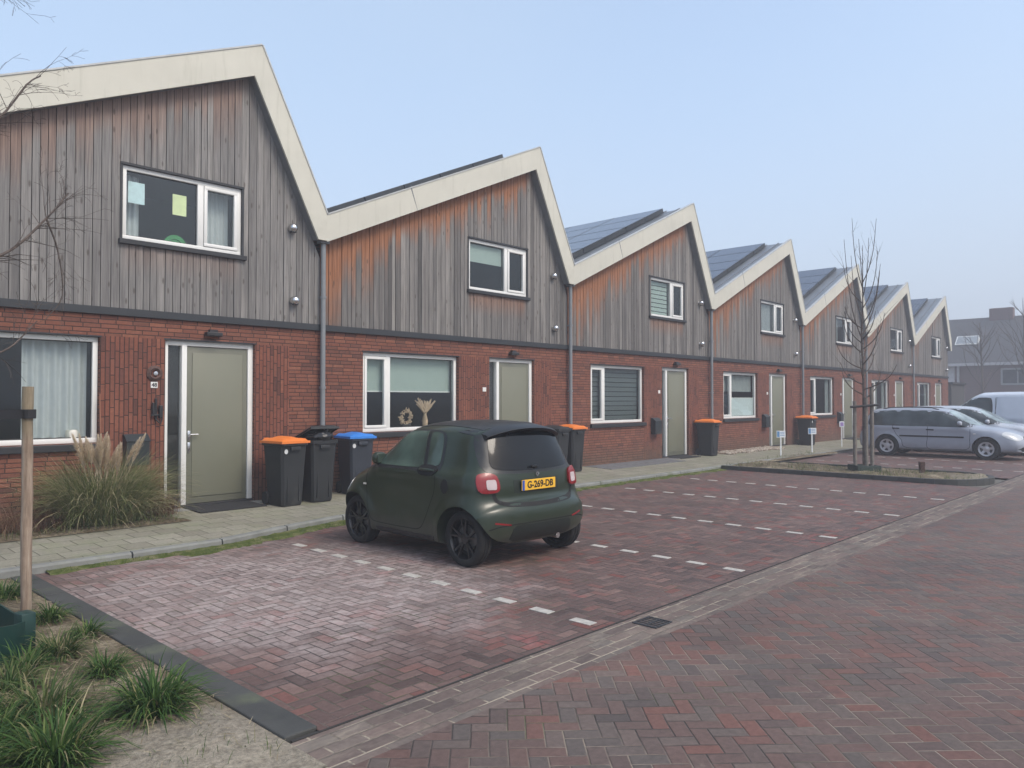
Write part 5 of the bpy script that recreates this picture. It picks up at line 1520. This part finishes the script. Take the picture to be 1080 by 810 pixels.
# main limbs reaching right into the frame
def limb(pts, r0, kids, kl, seed, drp=.35):
    rr = random.Random(seed); c = catmull3(pts); n = len(c)
    m.tube(c, [r0*(1-.8*i/n)+.0018 for i in range(n)], 6, caps=False)
    for k in range(kids):
        i = int(n*rr.uniform(.15, .98)); i = min(i, n-2); t = (c[i+1]-c[i]).normalized(); s_ = Vector((rr.gauss(0, 1), rr.gauss(0, .6), rr.gauss(.1, .8))).normalized()
        grow(m, rr, c[i], t+s_*.8, kl*rr.uniform(.5, 1.2), r0*.35*(1-.5*i/n), 1, 3, .8, drp, kids=(1, 3), wob=.22)
def catmull3(pts, step=.05):
    P = [Vector(p) for p in pts]; out = []
    for i in range(len(P)-1):
        p0 = P[i-1] if i else P[0]*2-P[1]; p1, p2 = P[i], P[i+1]; p3 = P[i+2] if i+2 < len(P) else p2*2-p1
        k = max(2, int((p2-p1).length/step))
        for j in range(k):
            t = j/k; out.append(.5*((2*p1)+(p2-p0)*t+(2*p0-5*p1+4*p2-p3)*t*t+(3*p1-p0-3*p2+p3)*t**3))
    return out+[P[-1]]
limb([(0, 0, 2.5), (.5, .1, 2.62), (.90, .35, 2.80), (1.22, .55, 3.15), (1.42, .7, 3.42)], .018, 38, .40, 1, .9)
limb([(0, 0, 3.2), (.4, .1, 3.45), (.8, .3, 3.75), (1.05, .45, 4.15), (1.18, .6, 4.30)], .015, 36, .42, 2, .9)
limb([(0, 0, 1.9), (.45, .05, 1.98), (.85, .2, 2.05), (1.1, .3, 2.3)], .012, 24, .36, 3, .6)
limb([(0, 0, 4.0), (.3, .1, 4.4), (.65, .2, 4.75), (.85, .3, 4.72)], .010, 16, .34, 4, 1.2)
limb([(1.22, .55, 3.15), (1.32, .6, 2.9), (1.36, .62, 2.55), (1.24, .6, 2.35)], .006, 14, .26, 5, .5)
for k in range(9):
    a = r_.uniform(1.5, 5.2); z = r_.uniform(2, 4.8)
    grow(m, r_, (0, 0, z), (math.cos(a), math.sin(a), .7), r_.uniform(.9, 1.5), .014, 0, 3, .7, .5, kids=(2, 4), wob=.15)
m.build('crown', m_bark, tr)

# island tree: upright young tree, three stakes, cross ties, planter frame
IX, IY = 18.30, 6.10
tr = empty('bare_tree', (IX, IY, .05), 0, 'slender leafless young tree tied between stakes on the island', 'tree')
m = MB(); m.tube(catmull3([(0, 0, -.1), (.02, .01, 1.0), (0, 0, 2.2), (-.03, .02, 3.3), (-.05, -.02, 4.4), (-.12, .04, 5.7)], .15), [.042-.038*(i/38) if i < 38 else .003 for i in range(60)][:len(catmull3([(0, 0, -.1), (.02, .01, 1.0), (0, 0, 2.2), (-.03, .02, 3.3), (-.05, -.02, 4.4), (-.12, .04, 5.7)], .15))], 8); m.build('trunk', m_bark, tr, smooth=True)
m = MB(); r_ = random.Random(31)
def upl(z, az, out, L, seed, r0=.013):
    rr = random.Random(seed); d = Vector((math.cos(az), math.sin(az), 0)); b = Vector((0, 0, z))
    pts = [b, b+d*out*.45+Vector((0, 0, L*.22)), b+d*out*.8+Vector((0, 0, L*.55)), b+d*out+Vector((0, 0, L))]
    c = catmull3(pts, .08); n = len(c); m.tube(c, [r0*(1-.82*i/n)+.0022 for i in range(n)], 5, caps=False)
    for k in range(rr.randint(3, 6)):
        i = min(n-2, int(n*rr.uniform(.2, .95))); t = (c[i+1]-c[i]).normalized(); s_ = Vector((rr.gauss(0, 1), rr.gauss(0, 1), rr.gauss(.3, .4))).normalized()
        grow(m, rr, c[i], t+s_*.6, rr.uniform(.2, .55), .0048, 2, 3, .6, 0, kids=(0, 2), wob=.12, lift=.05)
for i in range(24):
    z = 1.75+i*.125; az = i*2.4+r_.uniform(-.4, .4); t = i/24
    upl(z, az, (.80-.45*t)*r_.uniform(.7, 1.15), (.75+.6*(t > .6))*r_.uniform(.7, 1.25), 50+i, .016-.006*t)
cr = R(43.3)   # two long upright leaders seen left and right of the top
for s_, zz, ll in ((-1, 3.2, 2.5), (1, 3.35, 1.75)):
    dx, dy = s_*math.sin(cr)*.42, -s_*math.cos(cr)*.42
    c = catmull3([(-.03, 0, zz), (dx*.5-.03, dy*.5, zz+ll*.25), (dx*.85, dy*.85, zz+ll*.6), (dx*1.05, dy*1.05, zz+ll)], .1)
    m.tube(c, [.012*(1-.8*i/len(c))+.002 for i in range(len(c))], 5, caps=False)
m.build('crown', m_bark, tr); tr.scale = (.95, .95, .94)
for i, (ox, oy, hh, lb) in enumerate(((-.17, .21, 1.62, 'left of the three stakes round the island tree'), (.02, -.06, 1.70, 'middle stake in front of the island tree trunk'), (.20, -.17, 1.95, 'right, tallest of the three stakes round the island tree'))):
    o = stake('tree_stake', (0, 0, -.05), (0, 0, hh), .042, 5+i, mat=m_stakeg, loc=(IX+ox*.75, IY+oy*.75, .05)); tag(o, lb, 'tree stake', 'stakes round the island tree')
m = MB(); d_ = Vector((math.sin(cr), -math.cos(cr), 0))
for z in (1.48,):
    a = Vector((IX, IY, z+.05))-d_*.34; b = Vector((IX, IY, z+.10))+d_*.30
    m.tube([a+Vector((-.05, -.05, 0)), b+Vector((-.05, -.05, 0))], .028, 8)
o = m.build('stake_crossbar', m_strap); tag(o, 'dark crossbar strapped across the stakes of the island tree', 'crossbar')
m = MB()
for a_ in (R(43.3-90),):
    pass
ringw = .27
for (x0, x1, y0, y1) in ((-ringw, ringw, -ringw, -ringw+.05), (-ringw, ringw, ringw-.05, ringw), (-ringw, -ringw+.05, -ringw+.05, ringw-.05), (ringw-.05, ringw, -ringw+.05, ringw-.05)):
    m.cbox(x0, x1, y0, y1, 0, .17, .01)
o = m.build('tree_planter_frame', simple('planter_dark', (.025, .04, .035), .7), loc=(IX, IY, .03), rz=R(43.3)); tag(o, 'low dark square frame round the foot of the island tree', 'planter frame')
m = MB(); m.cbox(-.07, .07, -.05, .05, -.05, .26, .015); m.cbox(-.072, .072, -.052, .052, .18, .28, .01)
o = m.build('marker_post', simple('rotten_wood', (.075, .035, .025), .9, var=.4, scale=30), loc=(18.70, 5.0, .03), rz=R(30)); tag(o, 'short reddish brown timber post in the tree island', 'post')

# small estate signs
m_signw = simple('sign_white', (.72, .75, .76), .5, var=.03); m_signb = simple('sign_blue', (.08, .22, .42), .5); m_signp = simple('sign_purple', (.30, .20, .45), .5)
for i, (x, y, hgt, w_, lb) in enumerate(((21.07, 9.30, .70, .27, 'nearest small blue and white sign on a white post, before the fourth door'), (23.31, 9.30, .72, .27, 'middle small sign on a white post, before the bin of the fifth house'), (26.47, 9.55, .85, .18, 'farthest small sign, lilac and square, on a white post'))):
    g = empty('garden_sign', (x, y, .08), R(-38), lb, 'sign', 'small signs on white posts')
    m = MB(); m.cbox(-.018, .018, -.012, .012, -.05, hgt, .004); m.build('post', m_signw, g)
    m = MB(); m.cbox(-w_/2, w_/2, -.024, -.013, hgt-.16, hgt+.03, .003); pn = m.build('panel', m_signw, g)
    m = MB()
    if i < 2:
        m.box(-w_/2+.012, -w_/2+.09, -.0255, -.0245, hgt-.145, hgt+.015)
        for q in range(3): m.box(-w_/2+.105, w_/2-.03, -.0255, -.0245, hgt-.02-q*.045, hgt-.003-q*.045)
    else: m.box(-w_/2+.03, w_/2-.03, -.0255, -.0245, hgt-.13, hgt)
    m.build('print', m_signb if i < 2 else m_signp, pn)

# ================================================================ what closes the view at the end of the street
m_farbrick = simple('far_brick', (.13, .075, .07), .85, var=.15); m_farroof = simple('far_roof', (.055, .055, .06), .8, var=.15, scale=1)
m_render = simple('far_render', (.48, .46, .46), .8); m_farframe = simple('far_frame', (.30, .30, .31), .7); m_farglass = dark_glass('far_glass', (.03, .035, .04), .1)
fb = empty('terrace_house', (73.5, 4, 0), 0, 'long brick terrace with dark tiled roof faint in the mist beyond the row', 'house')
y0, y1 = -22, 26
m = MB(); m.box(0, 9, y0, 13.0, 0, 4.9); m.build('brick_wall', m_farbrick, fb)
m = MB(); m.box(-.06, 9, 13.0, y1, 0, 4.9); m.build('rendered_wall', m_render, fb)
m = MB(); m.prism([(-.5, 4.75), (4.5, 9.0), (9.5, 4.75), (9.5, 4.6), (-.5, 4.6)], y0-.3, y1+.3, 'y'); m.build('roof', m_farroof, fb, recalc=True)
m = MB(); m.box(-.62, -.48, y0-.3, y1+.3, 4.55, 4.78); m.build('gutter_board', m_render, fb)
for i in range(3):
    yc = 10.3-i*9.6
    m = MB(); m.cbox(4.1, 4.9, yc-.9, yc+.9, 8.6, 9.75, .05); m.build('chimney', m_farbrick, fb)
for yc in (16, 8.4, 3.2, -2, -8, -14):
    m = MB(); m.cbox(-.12, -.0, yc-1.2, yc+1.2, 2.9, 4.3, .02); f_ = m.build('window', m_farframe, fb)
    m = MB(); m.box(-.135, -.12, yc-1.05, yc-.05, 3.05, 4.15); m.box(-.135, -.12, yc+.05, yc+1.05, 3.05, 4.15); m.build('pane', m_farglass, f_)
    m = MB(); m.cbox(-.12, -.0, yc-1.1, yc+1.1, .6, 2.2, .02); f_ = m.build('window', m_farframe, fb)
    m = MB(); m.box(-.135, -.12, yc-.95, yc+.95, .75, 2.05); m.build('pane', m_farglass, f_)
for yc in (12.4, 6.0, .6, -5):
    a = math.atan2(4.25, 5.0); m = MB(); m.cbox(-.6, .6, -.9, .9, 0, .1, .02); o = m.build('roof_window', m_frame, fb); o.location = (1.9, yc, 6.82); o.rotation_euler = (0, -a, 0)
    m = MB(); m.box(-.5, .5, -.8, .8, .1, .11); m.build('pane', simple('roof_glass', (.25, .28, .3), .1), o)
for yc in (12.7, 5.7, -3):
    m = MB(); m.tube([(-.12, yc, 0), (-.12, yc, 4.6)], .09, 6); m.build('rain_pipe', m_render, fb)
# dark shed at the end of the row
sh_ = empty('garden_shed', (50.6, 11.9, 0), 0, 'dark timber shed at the end of the sawtooth row', 'shed')
m = MB()
for i in range(24): m.cbox(i*.125, i*.125+.12, -.02, .0, .05, 2.62, .004)
m.box(0, 3.0, .0, 3, 0, 2.6)
for i in range(24): m.cbox(-.02, -.001, i*.125, i*.125+.12, .05, 2.62, .004)
m.build('wall', simple('shed_dark', (.05, .05, .052), .8, var=.2), sh_)
m = MB(); m.cbox(-.12, 3.1, -.12, 3.1, 2.62, 2.74, .01); m.build('roof', m_sill, sh_)
# lamp post and far bare trees
lp = empty('street_lamp', (54.0, 8.6, 0), R(180), 'pale street lamp post behind the van', 'street lamp')
m = MB(); m.tube([(0, 0, 0), (0, 0, 3.95)], [.075, .05], 8); m.build('pole', m_render, lp)
m = MB(); m.cbox(-.10, .55, -.09, .09, 3.93, 4.02, .02); m.build('lamp_head', m_sill, lp)
for (x, y, s_, hh, lb) in ((57.5, 9.3, 91, 8.2, 'bare tree rising behind the van at the right edge'), (60.0, 12.2, 92, 7.0, 'thinner bare tree between lamp post and terrace')):
    t_ = empty('bare_tree', (x, y, 0), 0, lb, 'tree'); rr = random.Random(s_)
    m = MB(); m.tube([(0, 0, 0), (.05, 0, hh*.4), (0, .1, hh)], [.11, .08, .01], 7); m.build('trunk', m_bark, t_)
    m = MB()
    for k in range(22):
        a = rr.uniform(0, 6.28); z = hh*rr.uniform(.3, .9)
        grow(m, rr, (0, 0, z), (math.cos(a)*.6, math.sin(a)*.6, 1), (hh-z)*.6+.6, .028, 1, 3, .5, -.1, kids=(2, 4), wob=.12)
    m.build('crown', m_bark, t_)
# low hedge strip far right to close the gap below the van
hd = MB(); rr = random.Random(8)
for i in range(5200):
    c = Vector((66+rr.gauss(0, .5), rr.uniform(-20, 22), abs(rr.gauss(.6, .35)))); n_ = Vector((rr.gauss(0, 1), rr.gauss(0, 1), rr.gauss(0, 1))).normalized(); u = n_.orthogonal().normalized()*.12; v_ = n_.cross(u)
    hd.add([c-u, c+v_, c+u, c-v_], [(0, 1, 2, 3)], rr.random())
tag(hd.build('hedge', grass_mat('hedge_leaf', [(0, (.03, .045, .02)), (1, (.07, .09, .04))])), 'low dark hedge in front of the misty terrace', 'hedge')

# ---------------------------------------------------------------- light, air, sky
SUN_EL, SUN_AZ = R(49), R(-82)            # azimuth of the sun in the XY plane (from +X)
w = bpy.data.worlds.new('World'); sc.world = w; w.use_nodes = True
nt = w.node_tree; nt.nodes.clear()
sky = nt.nodes.new('ShaderNodeTexSky'); sky.sky_type = 'NISHITA'; sky.sun_disc = False
sky.sun_elevation = SUN_EL; sky.sun_rotation = R(90)-SUN_AZ; sky.air_density = 1.0; sky.dust_density = 3.5; sky.ozone_density = 1.0
bg = nt.nodes.new('ShaderNodeBackground'); bg.inputs[1].default_value = .15
wo = nt.nodes.new('ShaderNodeOutputWorld'); veil = nt.nodes.new('ShaderNodeMix'); veil.data_type = 'RGBA'          # thin high cloud veiling the blue
tc = nt.nodes.new('ShaderNodeTexCoord'); nz = nt.nodes.new('ShaderNodeTexNoise'); nz.inputs['Scale'].default_value = 1.6; nz.inputs['Detail'].default_value = 4
mr = nt.nodes.new('ShaderNodeMapRange'); mr.inputs['From Min'].default_value = .3; mr.inputs['From Max'].default_value = .7; mr.inputs['To Min'].default_value = .45; mr.inputs['To Max'].default_value = .68
nt.links.new(tc.outputs['Generated'], nz.inputs['Vector']); nt.links.new(nz.outputs['Fac'], mr.inputs['Value']); nt.links.new(mr.outputs[0], veil.inputs[0])
nt.links.new(sky.outputs[0], veil.inputs[6]); veil.inputs[7].default_value = (1.95, 2.42, 3.0, 1); 
sp_ = nt.nodes.new('ShaderNodeSeparateXYZ'); nt.links.new(tc.outputs['Generated'], sp_.inputs[0])
lo_ = nt.nodes.new('ShaderNodeMapRange'); lo_.interpolation_type = 'SMOOTHSTEP'; lo_.inputs['From Min'].default_value = 0; lo_.inputs['From Max'].default_value = .42; lo_.inputs['To Min'].default_value = .8; lo_.inputs['To Max'].default_value = 0
nt.links.new(sp_.outputs['Z'], lo_.inputs['Value'])
mist = nt.nodes.new('ShaderNodeMix'); mist.data_type = 'RGBA'; nt.links.new(lo_.outputs[0], mist.inputs[0]); nt.links.new(veil.outputs[2], mist.inputs[6])
mist.inputs[7].default_value = (2.05, 2.28, 2.72, 1); nt.links.new(mist.outputs[2], bg.inputs[0]); nt.links.new(bg.outputs[0], wo.inputs[0])
sl = bpy.data.lights.new('sun', 'SUN'); so = bpy.data.objects.new('sun', sl); COL.objects.link(so)
sl.energy = .9; sl.angle = R(20); sl.color = (1, .91, .80)
sd = Vector((math.cos(SUN_EL)*math.cos(SUN_AZ), math.cos(SUN_EL)*math.sin(SUN_AZ), math.sin(SUN_EL)))
so.rotation_euler = sd.to_track_quat('Z', 'Y').to_euler(); so.location = (0, 0, 30)
# haze: one closed box of even, pale air
hm = bpy.data.materials.new('haze'); hm.use_nodes = True; hn = hm.node_tree; hn.nodes.clear()
ho = hn.nodes.new('ShaderNodeOutputMaterial'); hv = hn.nodes.new('ShaderNodeVolumePrincipled')
hv.inputs['Color'].default_value = (.67, .70, .76, 1); hv.inputs['Density'].default_value = .0054; hv.inputs['Anisotropy'].default_value = .2
hn.links.new(hv.outputs[0], ho.inputs['Volume'])
m = MB(); m.box(-310, 310, -310, 310, -1.2, 11.5)
m.build('haze', hm, kind='stuff', label='pale morning haze between the houses')

sc.view_settings.view_transform = 'Standard'; sc.view_settings.look = 'None'; sc.view_settings.exposure = 1.1; sc.view_settings.gamma = 1
sc.cycles.volume_bounces = 1; sc.cycles.max_bounces = 8; sc.cycles.transparent_max_bounces = 12
sc.cycles.use_denoising = True
